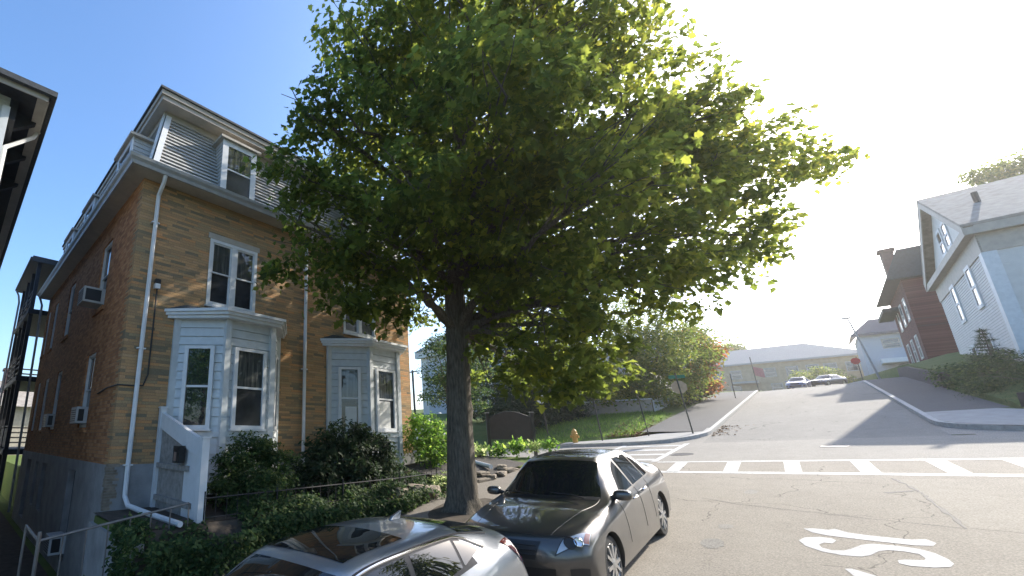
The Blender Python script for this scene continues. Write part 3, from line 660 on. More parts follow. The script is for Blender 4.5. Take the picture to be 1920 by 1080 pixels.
# bays
def bay(xa, yf, xb, xc, xd, zb, zt, win2, low2, kind):
    pts = [(xa, HY), (xb, yf), (xc, yf), (xd, HY)]
    b = None
    mb = MB()
    for (p, q) in zip(pts[:-1], pts[1:]): lap(mb, (*p, zb), (*q, zb), (*q, zt), (*p, zt), 0.205, 0.02, 0.014)
    b = mb.build('bay_window', M['siding_white'], house, fix=False)
    mb = MB()
    for i, p in enumerate(pts):
        s = 0.075; mb.box((p[0] - s, p[0] + s), (p[1] - s, p[1] + s - (0.0 if i in (1, 2) else s + 0.002)), (zb, zt - 0.002))
    mb.build('corner_board', M['siding_white'], b)
    for i, (p, q) in enumerate(zip(pts[:-1], pts[1:])):
        U = (Vector((*q, 0)) - Vector((*p, 0))); L = U.length; U.normalize(); N = Vector((U.y, -U.x, 0))
        w = (0.66, 0.86, 0.66)[i]; o = Vector((*p, 0.17)) + U * (L - w) / 2 + N * 0.02
        if i == 2: w = 0.5; o = Vector((*p, 0.17)) + U * (L - w) / 2 + N * 0.02
        mb = MB(); h = 1.92; ob = lambda a, bb, c: mb.obox(o, U, N, Z_, a, bb, c); T = 0.075
        ob((-0.02, T), (0, 0.075), (0, h)); ob((w - T, w + 0.02), (0, 0.075), (0, h)); ob((T, w - T), (0, 0.075), (h - T, h)); ob((T, w - T), (0, 0.078), (0, T)); zm = h * 0.5
        ob((T, w - T), (0, 0.045), (zm - 0.025, zm + 0.025)); ob((-0.06, w + 0.06), (0, 0.11), (-0.05, -0.001))
        mb.build('window_frame', M['vinyl'], b)
        MB().obox(o, U, N, Z_, (T, w - T), (0, 0.035), (zm + 0.025, h - T)).build('pane', M[('pane', 'pane_pale', 'pane')[i]] if kind == 1 else M[('pane_pale', 'pane_pale', 'pane')[i]], b)
        MB().obox(o, U, N, Z_, (T, w - T), (0, 0.025), (T, zm - 0.025)).build('pane', M['pane'] if i == 0 else M['screen'], b)
        if kind == 2 and i == 0: MB().obox(o, U, N, Z_, (T + 0.12, w - T - 0.04), (0.025, 0.034), (T, zm - 0.25)).build('blind', M['blind'], b)
        if kind == 2 and i == 1: MB().obox(o, U, N, Z_, (T + 0.04, w - T - 0.16), (0.025, 0.034), (T, zm - 0.06)).build('blind', M['blind'], b)
        mb = MB(); mb.obox(Vector((*p, 0)), U, N, Z_, (0.03, L - 0.03), (0.02, 0.055), (-0.02, 0.10)); mb.build('skirt_board', M['siding_white'], b)
    e = 0.24; top = [(xa - e, HY - 0.003), (xb - e * 0.45, yf - e), (xc + e * 0.45, yf - e), (xd + e, HY - 0.003)]
    mb = MB(); mb.prism([(x, y, zt) for x, y in top], (0, 0, 0.07)); 
    e2 = 0.05; t2 = [(x + (1 if x > (xa + xd) / 2 else -1) * e2, y - (e2 if y < HY - 0.1 else 0)) for x, y in top]
    mb.prism([(x, y, zt + 0.072) for x, y in t2], (0, 0, 0.07)); e3 = 0.09
    t3 = [(x + (1 if x > (xa + xd) / 2 else -1) * e3, y - (e3 if y < HY - 0.1 else 0)) for x, y in top]
    mb.prism([(x, y, zt + 0.144) for x, y in t3], (0, 0, 0.07)); mb.build('bay_fascia', M['white'], b)
    inn = [(xa + 0.2, HY - 0.003), (xb + 0.2, HY - 0.06), (xc - 0.2, HY - 0.06), (xd - 0.2, HY - 0.003)]
    mb = MB(); zt2 = zt + 0.216
    for k in range(3): mb.quad((*t3[k], zt2), (*t3[k + 1], zt2), (*inn[k + 1], zt2 + 0.2), (*inn[k], zt2 + 0.2))
    mb.build('bay_roof', M['roof_dark'], b)
bay(3.76, 9.22, 4.71, 5.98, 6.66, -1.25, 2.74, None, None, 1)
bay(8.58, 9.24, 9.66, 10.96, 11.66, -1.25, 2.74, None, None, 2)
def downspout(pts, extra=None, r=0.05):
    mb = MB(); mb.tube(pts, r, 8)
    for z in (5.0, 1.9, -0.6): mb.box((pts[2][0] - 0.09, pts[2][0] + 0.09), (HY - 0.12, HY - 0.02), (z, z + 0.03))
    return mb.build('downspout', M['vinyl'], house, smooth=True)
downspout([(2.98, GY + 0.05, 6.15), (2.98, GY + 0.12, 5.98), (2.98, HY - 0.08, 5.75), (2.98, HY - 0.08, 2), (2.98, HY - 0.08, -0.6), (2.98, HY - 0.1, -1.2), (3.0, HY - 0.3, -1.36), (3.08, 8.9, -1.40), (3.19, 7.5, -1.43)])
downspout([(7.6, GY + 0.05, 6.15), (7.6, GY + 0.12, 5.98), (7.6, HY - 0.08, 5.75), (7.6, HY - 0.08, 2), (7.6, HY - 0.08, -1.3), (7.7, HY - 0.4, -1.4), (8.6, 7.9, -1.42)])
mb = MB(); mb.box((3.13, 3.25), (HY - 0.1, HY - 0.001), (3.5, 3.62)); mb.box((3.11, 3.23), (HY - 0.13, HY - 0.101), (3.52, 3.60)); mb.build('security_light', M['black'], house)
mb = MB(); mb.box((3.12, 3.24), (HY - 0.12, HY - 0.001), (3.38, 3.497)); mb.build('meter_box', M['white'], house)
mb = MB(); mb.tube([(3.2, HY - 0.03, 3.38), (3.2, HY - 0.03, 1.35), (3.12, HY - 0.03, 1.1), (2.9, HY - 0.03, 1.08), (HX - 0.03, HY - 0.03, 1.08), (HX - 0.03, HY + 0.8, 1.08), (HX - 0.03, HY + 1.6, 1.0)], 0.018, 6)
mb.build('conduit', M['post_dark'], house)
# rear porches
mb = MB()
for y in (23.15, 24.9, 26.6, 28.4):
    mb.box((1.95, 2.1), (y, y + 0.15), (-3.2, 7.85)); mb.box((4.1, 4.25), (y, y + 0.15), (-3.2, 7.85))
for z in (-0.75, 2.35, 5.4): mb.box((1.9, 4.4), (23.02, 28.6), (z, z + 0.22))
for z in (-0.6, 2.5, 5.6):
    for dz in (0.25, 0.5, 0.75, 1.0):
        mb.box((1.98, 2.04), (23.3, 28.4), (z + dz, z + dz + 0.07)); mb.box((2.1, 4.1), (28.45, 28.51), (z + dz, z + dz + 0.07))
for y in (23.8, 24.4, 25.5, 26.1, 27.2, 27.8): mb.box((1.99, 2.03), (y, y + 0.5), (-0.45, 0.35))
mb.build('rear_porch', M['porch'], house)
mb = MB(); mb.prism([(1.7, 22.9, 7.85), (4.6, 22.9, 7.85), (4.6, 28.9, 7.85), (1.7, 28.9, 7.85)], (0, 0, 0.25)); mb.box((1.62, 1.698), (22.9, 28.9), (7.9, 8.02)); mb.build('porch_roof', M['roof_dark'], house)
mb = MB(); mb.tube([(1.66, 28.7, 7.9), (1.8, 28.6, 7.6), (1.87, 28.5, 7.2), (1.87, 28.5, -3)], 0.05, 6); mb.build('downspout', M['gutter'], house); mb = MB(); mb.tube([(2.25, 22.9, 6.1), (2.35, 22.85, 5.8), (2.45, 22.85, -3)], 0.05, 6); mb.build('downspout', M['gutter'], house)
# air conditioners
def ac(x0, y, z, w, h, d, lab):
    a = thing('air_conditioner', (HX, y, z), lab, 'air conditioner', 'window air conditioners')
    MB().box((x0 - d, x0), (y - w / 2, y + w / 2), (z, z + h)).build('casing', M['ac'], a, bevel=0.015)
    mb = MB()
    for k in range(6): mb.box((x0 - d - 0.004, x0 - d - 0.0005), (y - w / 2 + 0.04, y + w / 2 - 0.04), (z + 0.05 + k * (h - 0.1) / 6, z + 0.05 + (k + 0.55) * (h - 0.1) / 6))
    mb.box((x0 - d + 0.05, x0 - 0.12), (y - w / 2 - 0.004, y - w / 2 - 0.0005), (z + 0.06, z + h - 0.06)); mb.build('grille', M['black'], a)
ac(2.70, 12.9, 3.5, 0.66, 0.44, 0.55, 'pale window air conditioner sticking out of the second floor side window')
ac(2.70, 12.95, 0.32, 0.62, 0.42, 0.3, 'pale air conditioner in the first floor side window nearest the corner')
ac(2.70, 17.3, 0.30, 0.62, 0.42, 0.3, 'small pale air conditioner in the farther first floor side window')
ac(2.62, 13.1, -2.75, 0.6, 0.42, 0.35, 'white air conditioner low in the dark basement opening')

# neighbouring house on the left
nb = thing('neighbouring_house', (-2, 10, -3.2), 'dark eaved white house cut off by the left edge', 'house')
EX, EY, EZ = 0.5, 9.6, 6.95
mb = MB(); lap(mb, (-0.12, 40, -3.3), (-0.12, 10.2, -3.3), (-0.12, 10.2, EZ), (-0.12, 40, EZ), 0.14, 0.015); lap(mb, (-9, 10.2, -3.3), (-0.12, 10.2, -3.3), (-0.12, 10.2, EZ), (-9, 10.2, EZ), 0.14, 0.015)
mb.build('wall', M['siding_white'], nb, fix=False)
mb = MB(); mb.box((-0.22, -0.09), (10.08, 10.2), (-3.3, EZ - 0.3)); mb.build('corner_board', M['white'], nb)
mb = MB(); mb.box((-0.1, EX - 0.02), (EY + 0.02, 40), (EZ - 0.02, EZ)); mb.box((-9, -0.1), (EY + 0.02, 10.2), (EZ - 0.02, EZ))
mb.box((-0.105, 0.02), (10.2, 40), (EZ - 0.5, EZ - 0.022))
for y in (10.6, 12.2, 13.8): mb.prism([(-0.1, y, EZ - 0.55), (-0.1, y, EZ - 0.022), (0.42, y, EZ - 0.022), (0.38, y, EZ - 0.14)], (0, 0.14, 0))
mb.build('eave', M['porch'], nb)
mb = MB(); mb.box((EX - 0.02, EX), (EY, 40), (EZ - 0.16, EZ + 0.06)); mb.box((-9, EX), (EY, EY + 0.02), (EZ - 0.16, EZ + 0.06)); mb.box((EX - 0.2, EX - 0.021), (EY + 0.1, 40), (EZ - 0.1, EZ - 0.021)); mb.build('fascia', M['cornice'], nb)
mb = MB(); mb.box((EX + 0.001, EX + 0.11), (EY - 0.02, 40), (EZ - 0.05, EZ + 0.07)); mb.box((-9, EX + 0.11), (EY - 0.12, EY - 0.021), (EZ - 0.05, EZ + 0.07)); mb.build('gutter', M['roof_dark'], nb)
mb = MB(); mb.quad((EX + 0.1, EY - 0.1, EZ + 0.072), (EX + 0.1, 40, EZ + 0.072), (-5, 40, EZ + 3), (-5, 14, EZ + 3)); mb.quad((EX + 0.1, EY - 0.1, EZ + 0.072), (-5, 14, EZ + 3), (-9, 14, EZ + 3), (-9, EY - 0.1, EZ + 0.072)); mb.build('roof', M['roof_dark'], nb)
mb = MB(); mb.tube([(EX - 0.02, 11.0, EZ - 0.05), (EX - 0.1, 11.0, EZ - 0.25), (-0.02, 10.9, EZ - 0.75), (-0.05, 10.6, EZ - 0.95), (-0.05, 10.45, EZ - 1.2), (-0.05, 10.45, -3)], 0.045, 7); mb.build('downspout', M['white'], nb)

# ------------------------------------------------------------------ white vinyl panel, rails, iron fence
vf = thing('fence_panel', (3.55, 8.8, -1.5), 'white fence panel with sloping top rail and weathered grey boards beside the brick house', 'fence')
y0, y1, fx = 9.85, 7.75, 3.6; zt0, zt1, zb = 0.52, -0.06, -1.5
mb = MB(); mb.box((fx - 0.07, fx + 0.07), (y1 - 0.14, y1), (zb - 0.1, zt1 + 0.02)); mb.box((fx - 0.09, fx + 0.09), (y1 - 0.16, y1 + 0.02), (zt1 + 0.021, zt1 + 0.05)); mb.build('post', M['vinyl'], vf)
mb = MB(); mb.box((fx - 0.07, fx + 0.07), (y0, y0 + 0.12), (zb - 0.1, zt0 + 0.1)); mb.box((fx - 0.085, fx + 0.085), (y0 - 0.02, y0 + 0.14), (zt0 + 0.101, zt0 + 0.13)); mb.build('post', M['vinyl'], vf)
mb = MB(); mb.prism([(fx - 0.05, y0, zt0), (fx - 0.05, y1, zt1), (fx - 0.05, y1, zt1 - 0.34), (fx - 0.05, y0, zt0 - 0.34)], (0.09, 0, 0)); mb.build('sloping_rail', M['vinyl'], vf)
zl = lambda y: zt0 + (zt1 - zt0) * (y0 - y) / (y0 - y1)
mbw, mbg = MB(), MB(); k = 0; y = y0
while y > y1 + 0.05:
    yb = max(y1, y - 0.15); tgt = mbg if k < 9 else mbw
    tgt.prism([(fx - 0.0, y - 0.004, zl(y) - 0.342), (fx - 0.0, yb, zl(yb) - 0.342), (fx - 0.0, yb, zb + 0.02 + rng.uniform(0, 0.03)), (fx - 0.0, y - 0.004, zb + 0.02)], (0.022, 0, 0)); y = yb; k += 1
mbg.build('weathered_boards', M['weathered'], vf); mbw.build('white_boards', M['vinyl'], vf)
mb = MB(); mb.box((fx - 0.06, fx - 0.001), (y1 + 0.5, y0), (-0.65, -0.55)); mb.box((fx - 0.06, fx - 0.001), (y1 + 0.3, y0), (-1.3, -1.2)); mb.build('cross_rail', M['weathered'], vf)
bb = thing('bird_box', (fx - 0.15, 8.5, -0.5), 'small dark wooden box hung on the white fence panel', 'box')
MB().prism([(fx - 0.2, 8.36, -0.5), (fx - 0.2, 8.62, -0.5), (fx - 0.2, 8.62, -0.18), (fx - 0.2, 8.36, -0.18)], (0.13, 0, 0)).build('body', M['black'], bb)
MB().box((fx - 0.215, fx - 0.201), (8.44, 8.54), (-0.46, -0.3)).build('front_plate', M['wood_box'], bb)

def iron_fence(name, pts, top, bot, posts, step, mat, lab, cat, r=0.012, mid=None):
    f = thing(name, (*pts[0], bot(*pts[0])), lab, cat)
    mb = MB(); mb.tube([(x, y, top(x, y)) for x, y in pts], r * 1.4, 6)
    if mid: mb.tube([(x, y, bot(x, y) + mid) for x, y in pts], r, 6)
    mb.build('rail', mat, f)
    for (a, b) in zip(pts[:-1], pts[1:]):
        L = math.dist(a, b); n = max(1, round(L / step))
        for i in range(n + 1):
            x, y = a[0] + (b[0] - a[0]) * i / n, a[1] + (b[1] - a[1]) * i / n
            if i or a == pts[0]: MB().tube([(x, y, bot(x, y)), (x, y, top(x, y) + (0.07 if mid else 0))], r * 0.8, 5).build('bar', mat, f)
    for (x, y) in posts: MB().tube([(x, y, bot(x, y) - 0.1), (x, y, top(x, y) + 0.12)], r * 1.9, 6).build('post', mat, f)
    return f
iron_fence('garden_fence', [(3.65, 7.62), (5.2, 7.62), (7.0, 7.62), (9.0, 7.62), (10.6, 7.62), (12.4, 7.7)], lambda x, y: -1.08 + 0.006 * (x - 3) + 0.012 * max(0, x - 9) ** 2, lambda x, y: min(-1.52 + 0.01 * x + 0.02 * max(0, x - 9) ** 2, zyard(x, 8) + 0.0), [(3.65, 7.62), (5.2, 7.62), (7.0, 7.62), (9.0, 7.62), (10.6, 7.62)], 0.22, M['iron'], 'low black iron fence along the shady front yard', 'fence', 0.010, 0.1)
iron_fence('handrail', [(1.22, 7.62), (2.1, 7.6), (3.35, 7.58)], lambda x, y: -1.42 + 0.14 * (x - 1.2), lambda x, y: -2.75 if x < 2.4 else -1.8, [(1.22, 7.62)], 0.30, M['rail_grey'], 'thin grey metal handrail over the dark areaway', 'railing', 0.014)
mb = MB(); mb.tube([(1.22, 7.62, -1.42), (1.18, 8.6, -1.35)], 0.02, 6); mb.tube([(1.18, 8.6, -1.35), (1.18, 8.6, -2.9)], 0.02, 6); tagged(mb.build('handrail', M['rail_grey']), 'short return of grey handrail at the areaway corner', 'railing')
mb = MB(); mb.box((2.38, 2.58), (7.35, 9.95), (-3.3, -1.62)); tagged(mb.build('retaining_wall', M['foundation']), 'grey concrete wall holding the ivy bank beside the areaway', 'wall')

# ------------------------------------------------------------------ planting near the house
def shrub(name, lobes, base, lab, cat, mat, per, lp, sig, size, tmpl=OVAL, group=None, shell=(0.45, 1.0), stems=5, flowers=0, droop=0.35, inner=True):
    s = thing(name, base, lab, cat, group)
    P, N, C = clumps(lobes, per, lp, sig, shell)
    leaves('foliage', P, N, size, tmpl, mat, s, droop=droop)
    mb = MB()
    for k in range(stems):
        c = C[int(rng.integers(len(C)))]; limb(mb, (base[0] + rng.normal(0, 0.06), base[1] + rng.normal(0, 0.06), base[2] - 0.05), c, 0.03, 0.008, 0.05, 5, 5)
    mb.build('stems', M['bark'], s)
    for _ in range(flowers):
        d = rng.normal(0, 1, 3); d /= np.linalg.norm(d); d[1] = -abs(d[1]); L = lobes[int(rng.integers(len(lobes)))]
        leaves('flower', [np.array(L[:3]) + d * L[3] * 1.03], [d * 3], 0.10, OVAL, M['flower'], s)
    return s
shrub('evergreen_shrub', [(5.15, 8.55, -0.95, 0.62), (4.6, 8.55, -1.05, 0.5), (5.75, 8.5, -1.05, 0.5), (5.1, 8.6, -0.4, 0.42), (5.25, 8.1, -1.1, 0.5), (5.0, 8.7, -0.05, 0.2), (5.5, 8.6, -0.35, 0.36), (4.7, 8.6, -0.5, 0.36), (5.9, 8.5, -0.6, 0.36), (5.3, 8.55, -0.15, 0.28)], (5.1, 8.6, -1.5), 'feathery green shrub in front of the left bay window', 'shrub', M['leaf_ivy'], 260, 28, 0.08, 0.075, OVAL)
shrub('evergreen_shrub', [(8.2, 8.75, -0.55, 0.85), (7.2, 8.8, -0.8, 0.7), (9.2, 8.8, -0.65, 0.75), (8.2, 8.8, 0.05, 0.55), (7.4, 8.8, -0.25, 0.45), (9.5, 8.8, -0.2, 0.45), (6.9, 8.7, -1.0, 0.5), (9.8, 8.8, -0.85, 0.55), (8.0, 8.3, -0.95, 0.6), (9.2, 8.4, -1.0, 0.5), (8.8, 8.8, 0.0, 0.4)], (8.3, 8.9, -1.5), 'wide dark rhododendron bush between the two bay windows', 'shrub', M['leaf_dark'], 140, 22, 0.11, 0.12, OVAL)
shrub('flowering_shrub', [(12.1, 9.2, 0.2, 0.65), (11.6, 9.0, -0.3, 0.55), (12.6, 9.0, -0.2, 0.65), (12.2, 8.8, -0.6, 0.6), (11.8, 9.1, 0.45, 0.35), (12.6, 9.1, 0.45, 0.4), (12.9, 8.9, -0.7, 0.5)], (12.2, 9.1, -1.25), 'bright green sunlit shrub with small white flowers at the house corner', 'shrub', M['leaf_bright'], 190, 20, 0.10, 0.09, OVAL, flowers=42)
shrub('low_shrub', [(10.6, 7.3, -1.15, 0.32), (11.1, 7.25, -1.1, 0.3), (10.1, 7.3, -1.25, 0.25), (11.5, 7.25, -1.05, 0.25)], (10.7, 7.3, -1.4), 'low pale green plant spilling over the sidewalk left of the big trunk', 'plant', M['leaf_pale'], 190, 14, 0.07, 0.07, OVAL)
shrub('variegated_shrub', [(2.95, 6.55, -2.25, 0.28), (3.2, 6.5, -2.3, 0.2), (2.7, 6.5, -2.3, 0.2)], (2.95, 6.55, -2.5), 'sunlit variegated shrub at the bottom edge below the ivy', 'plant', M['leaf_pale'], 260, 16, 0.05, 0.065, OVAL)
shrub('tall_shrub', [(13.3, 9.6, -0.2, 0.4), (13.5, 9.7, 0.3, 0.3), (13.4, 9.6, -0.6, 0.35)], (13.4, 9.7, -1.2), 'yellow green feathery shrub just right of the big trunk', 'plant', M['leaf_bright'], 160, 14, 0.08, 0.085, BLADE)
# ivy bank: too many leaves to count
n = 21000
ix = rng.uniform(2.45, 10.4, n); iy = rng.uniform(6.55, 8.2, n) + rng.normal(0, 0.04, n)
lump = 0.10 * np.sin(ix * 2.3 + iy * 1.1) + 0.08 * np.sin(ix * 5.1 - iy * 3.0)
keep = (iy > 6.85 + 0.05 * (ix - 6) * (ix > 6)) | (rng.random(n) < 0.25)
iz = np.array([max(G(a, max(b, 7.0)), zwalk(a, 6.9)) for a, b in zip(ix, iy)]) + 0.14 + lump + rng.normal(0, 0.06, n) + 0.16 * np.exp(-((iy - 7.1) / 0.35) ** 2) * (ix < 9) - 0.20 * (ix < 4.3)
P = np.stack([ix, iy, iz], 1)[keep]
nn = 7000
fxx = rng.uniform(2.5, 9.0, nn); fzz = rng.uniform(0, 1, nn)
face = np.stack([fxx, 6.72 + rng.normal(0, 0.05, nn) + 0.10 * np.sin(fxx * 3), [zwalk(a, 6.9) + 0.02 + b * (max(0.3, -1.38 - 0.15 * (a < 4.3) - zwalk(a, 6.9))) for a, b in zip(fxx, fzz)]], 1)
sf = rng.uniform(7.0, 8.0, 1500); side_face = np.stack([2.32 + rng.normal(0, 0.04, 1500), sf, rng.uniform(-2.9, -1.35, 1500)], 1)
P = np.concatenate([P, face, side_face]); N = np.tile((0, -0.6, 0.9), (len(P), 1))
tagged(leaves('ivy', P, N, 0.085, OVAL, M['leaf_ivy'], None, droop=0.8), 'dark ivy covering the bank below the fence', 'ivy', kind='stuff')
# soil bed under the shrubs
sheet('planting_bed', 2.44, 14.5, 7.6, 9.96, lambda x, y: zyard(x, y) + 0.035, M['soil'])
sheet('planting_bed', 11.0, 14.95, 7.0, 9.4, lambda x, y: zwalk(x, 6.9) + 0.09 + 0.13 * (y - 7), M['mulch'], dx=0.4, dy=0.4)
mb = MB(); pts = [(8.9 + 1.15 * math.cos(a) * rng.uniform(0.85, 1.1), 5.55 + 0.85 * math.sin(a) * rng.uniform(0.85, 1.1)) for a in np.linspace(0, 2 * math.pi, 18, endpoint=False)]
tagged(walk_poly('tree_pit', pts, zwalk, M['soil'], 0.006), kind='structure')
sheet('areaway_paving', -6, 2.4, 7.3, 44, lambda x, y: G(min(x, 2.3), y) + 0.02, M['soil'])
sheet('planting_bank', 2.44, 11.0, 6.9, 7.7, lambda x, y: G(x, y) + 0.03, M['soil'], dx=0.25, dy=0.1)
# rocks
def rock(c, r, lab, group):
    bm = bmesh.new(); bmesh.ops.create_cube(bm, size=2); bmesh.ops.subdivide_edges(bm, edges=bm.edges, cuts=3, use_grid_fill=True)
    ph = rng.uniform(0, 6, 6)
    for v in bm.verts:
        p = v.co; L_ = max(1.0, p.length / 1.25); q = p / L_ ** 0.7
        k = 1 + 0.10 * math.sin(2.2 * p.x + ph[0]) * math.sin(2.5 * p.y + ph[1]) + rng.normal(0, 0.05)
        v.co = Vector((q.x * r[0] * k + 0.05 * math.sin(2 * p.z + ph[2]), q.y * r[1] * k, q.z * r[2] * k + 0.10 * r[2] * math.sin(2 * p.x + ph[3])))
    me = bpy.data.meshes.new('rock'); bm.to_mesh(me); bm.free(); me.materials.append(M['stone_grey']); 
    o = bpy.data.objects.new('rock', me); COL.objects.link(o); o.location = c; o.rotation_euler = (0, 0, rng.uniform(-0.4, 0.4)); tagged(o, lab, 'rock', group)
for i, (x, y, z, s) in enumerate(((8.05, 7.0, -1.52, 1.0), (8.55, 7.05, -1.48, 1.1), (8.3, 7.1, -1.25, 0.95), (8.9, 7.05, -1.22, 0.9), (9.5, 7.0, -1.33, 1.2), (9.25, 7.0, -1.42, 0.9))):
    rock((x, y, z - 0.03), (0.26 * s, 0.17, 0.11 * s), 'mossy tan rock in the low wall left of the big trunk', 'rocks of the low garden wall')
for i, (x, y, z, s) in enumerate(((11.3, 6.95, -1.22, 1.0), (11.9, 6.98, -1.14, 1.2), (12.5, 7.0, -1.06, 1.1), (13.1, 7.0, -1.0, 1.2), (13.8, 7.05, -0.93, 1.1), (12.2, 7.15, -0.95, 0.9), (13.5, 7.2, -0.82, 0.9))):
    rock((x, y - 0.02, z - 0.13), (0.30 * s, 0.13, 0.075 * s), 'flat tan rock edging the mulch bed beside the sedan', 'rocks edging the mulch bed')
mb = MB(); mb.tube([(13.6, 8.2, -0.85), (12.95, 7.25, -0.92)], 0.07, 10); tagged(mb.build('drain_pipe', M['vinyl'], smooth=True), 'short white drain pipe lying on the mulch bed', 'pipe')

# ------------------------------------------------------------------ main street tree
tree = thing('maple_tree', (8.9, 5.75, -1.62), 'huge spreading maple tree rising from the sidewalk', 'tree')
LOBES = [(6.1, 5.0, 9.2, 1.45), (6.85, 3.46, 8.48, 1.91), (8.01, 2.04, 8.0, 1.5), (9.17, 1.33, 8.7, 0.79), (6.9, 3.9, 11.4, 2.0), (7.5, 2.15, 10.66, 2.25), (9.38, 1.14, 11.14, 1.32), (5.34, 5.65, 6.78, 1.03), (4.61, 6.1, 6.58, 0.68), (4.52, 6.12, 5.08, 0.86), (5.41, 5.9, 4.24, 1.1), (4.47, 6.28, 3.16, 0.56), (5.91, 5.5, 3.31, 0.86), (5.14, 5.62, 2.5, 0.45), (6.11, 5.14, 2.59, 0.57), (7.18, 5.35, 7.34, 2.06), (7.13, 3.64, 5.61, 1.83), (7.69, 2.31, 5.6, 1.5), (7.8, 4.79, 4.51, 1.68), (8.23, 3.26, 3.83, 1.61), (5.57, 4.11, 4.22, 1.04), (5.99, 2.51, 5.41, 1.14), (9.43, 5.01, 5.3, 2.2), (9.16, 1.55, 6.44, 1.29), (10.65, 0.79, 6.41, 1.24), (12.09, 0.36, 5.96, 1.19), (13.0, -0.14, 6.27, 0.86), (13.94, -0.7, 6.28, 0.56), (14.55, -1.24, 6.28, 0.47), (10.92, 0.41, 6.85, 0.62), (11.07, 1.18, 4.99, 1.5), (12.67, 0.51, 4.4, 0.78), (9.72, 2.02, 3.63, 1.29), (11.55, 1.21, 3.66, 0.69), (8.66, 2.79, 2.46, 1.13), (8.72, 2.88, 1.24, 0.55), (8.66, 3.58, 1.75, 0.81), (9.16, 4.65, 3.0, 0.88), (7.3, 1.54, 4.02, 1.02), (10.73, 3.52, 5.47, 2.02), (9.13, 2.54, 1.97, 0.61), (8.37, 3.09, 0.74, 0.24), (11.81, 1.89, 6.65, 1.59), (8.19, 3.98, 1.0, 0.32)]
BACK = [(8.6, 1.88, 7.76, 0.99), (7.3, 2.35, 8.12, 1.05), (9.51, 1.36, 7.72, 0.9), (10.38, 1.11, 7.0, 0.86), (6.5, 4.9, 8.41, 1.35), (5.67, 5.43, 9.0, 1.1), (6.91, 2.33, 5.97, 0.85), (6.21, 3.36, 6.38, 1.1), (11.17, 0.7, 5.32, 0.79), (8.2, 8.4, 8.6, 1.6), (10.0, 8.6, 7.2, 1.7), (12.0, 8.2, 8.2, 1.8), (13.0, 8.6, 6.2, 1.5), (10.8, 9.0, 5.2, 1.2), (12.6, 9.0, 4.6, 1.1), (11.2, 7.2, 9.4, 1.9), (13.4, 6.4, 8.0, 1.9), (9.8, 6.6, 10.4, 1.6), (12.2, 7.8, 10.6, 1.7), (14.8, 8.2, 7.6, 1.4), (14.4, 6.0, 5.6, 1.6), (11.6, 6.4, 4.0, 1.4), (15.2, 7.4, 4.8, 1.1), (13.2, 3.4, 6.6, 1.6), (12.6, 2.4, 4.2, 1.2), (10.6, 1.6, 3.0, 0.9), (11.8, 4.6, 3.2, 1.2), (4.89, 5.95, 3.01, 0.51), (5.5, 5.56, 2.56, 0.51), (5.39, 5.57, 3.64, 0.73), (6.01, 5.34, 2.29, 0.41), (4.53, 6.19, 4.05, 0.63), (12.97, 0.37, 4.84, 0.86), (13.34, 0.33, 4.01, 0.49), (12.43, 0.96, 3.7, 0.72), (13.58, -0.54, 6.76, 0.56), (11.09, 1.73, 3.32, 0.69), (9.17, 2.74, 1.27, 0.46), (8.67, 3.75, 1.23, 0.54), (8.37, 4.33, 1.94, 0.56), (10.4, 5.8, 2.8, 1.0), (12.4, 7.0, 2.4, 0.9), (10.2, 3.9, 1.9, 0.8), (11.4, 3.2, 1.6, 0.7), (12.0, 5.4, 1.6, 0.8)]
P, N, C = clumps(LOBES, 27, 32, 0.17, (0.4, 1.0), 0.9)
P2, N2, C2 = clumps(BACK, 19, 24, 0.18, (0.5, 1.0), 0.9)
P, N, LOBES = np.concatenate([P, P2]), np.concatenate([N, N2]), LOBES + BACK
print('maple leaves', len(P))
tint = np.clip(rng.beta(2.0, 3.2, len(P)) + 0.12 * np.sin(P[:, 0] * 1.7) * np.sin(P[:, 1] * 1.9 + P[:, 2]) + 0.035 * (3.2 - P[:, 1]) + 0.025 * (P[:, 2] - 5), 0, 1)  # autumn yellow pushed toward sun side and top, painting sunlight into the leaves
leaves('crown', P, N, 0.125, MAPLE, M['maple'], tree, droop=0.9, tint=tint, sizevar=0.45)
mb = MB(); tx, ty = 8.9, 5.75
tp = [(tx, ty, -1.75), (tx, ty, -1.55), (tx + 0.0, ty, -1.3), (tx + 0.02, ty - 0.02, -0.5), (tx + 0.06, ty - 0.05, 0.6), (tx + 0.08, ty - 0.09, 1.6), (tx + 0.08, ty - 0.13, 2.5), (tx - 0.0, ty - 0.2, 3.6), (tx - 0.25, ty - 0.45, 5.0), (tx - 0.6, ty - 0.9, 6.8), (tx - 1.1, ty - 1.5, 9.0)]
tq, tr_ = [], []
RR = [0.56, 0.43, 0.345, 0.305, 0.28, 0.265, 0.26, 0.23, 0.18, 0.11, 0.05]
for i in range(len(tp) - 1):
    for j in range(5): tq.append(Vector(tp[i]).lerp(Vector(tp[i + 1]), j / 5)); tr_.append(RR[i] + (RR[i + 1] - RR[i]) * j / 5)
tq.append(Vector(tp[-1])); tr_.append(RR[-1])
mb.tube(tq, tr_, 32)
for i in range(len(tq) * 32):
    c = tq[i // 32]; v = Vector(mb.v[i]); h = v.z + 1.6; an = math.atan2(v.y - c.y, v.x - c.x)
    k = 1 + 0.16 * math.exp(-max(h, 0) * 4) * math.sin(5 * an + 0.7) + 0.035 * math.sin(7 * an + 1.3 * h) + 0.03 * math.sin(3 * an - 2.2 * h) + 0.05 * math.exp(-((h - 2.2) / 0.12) ** 2 - ((an + 1.2) / 0.4) ** 2) * 3
    mb.v[i] = tuple(c + (v - c) * k)
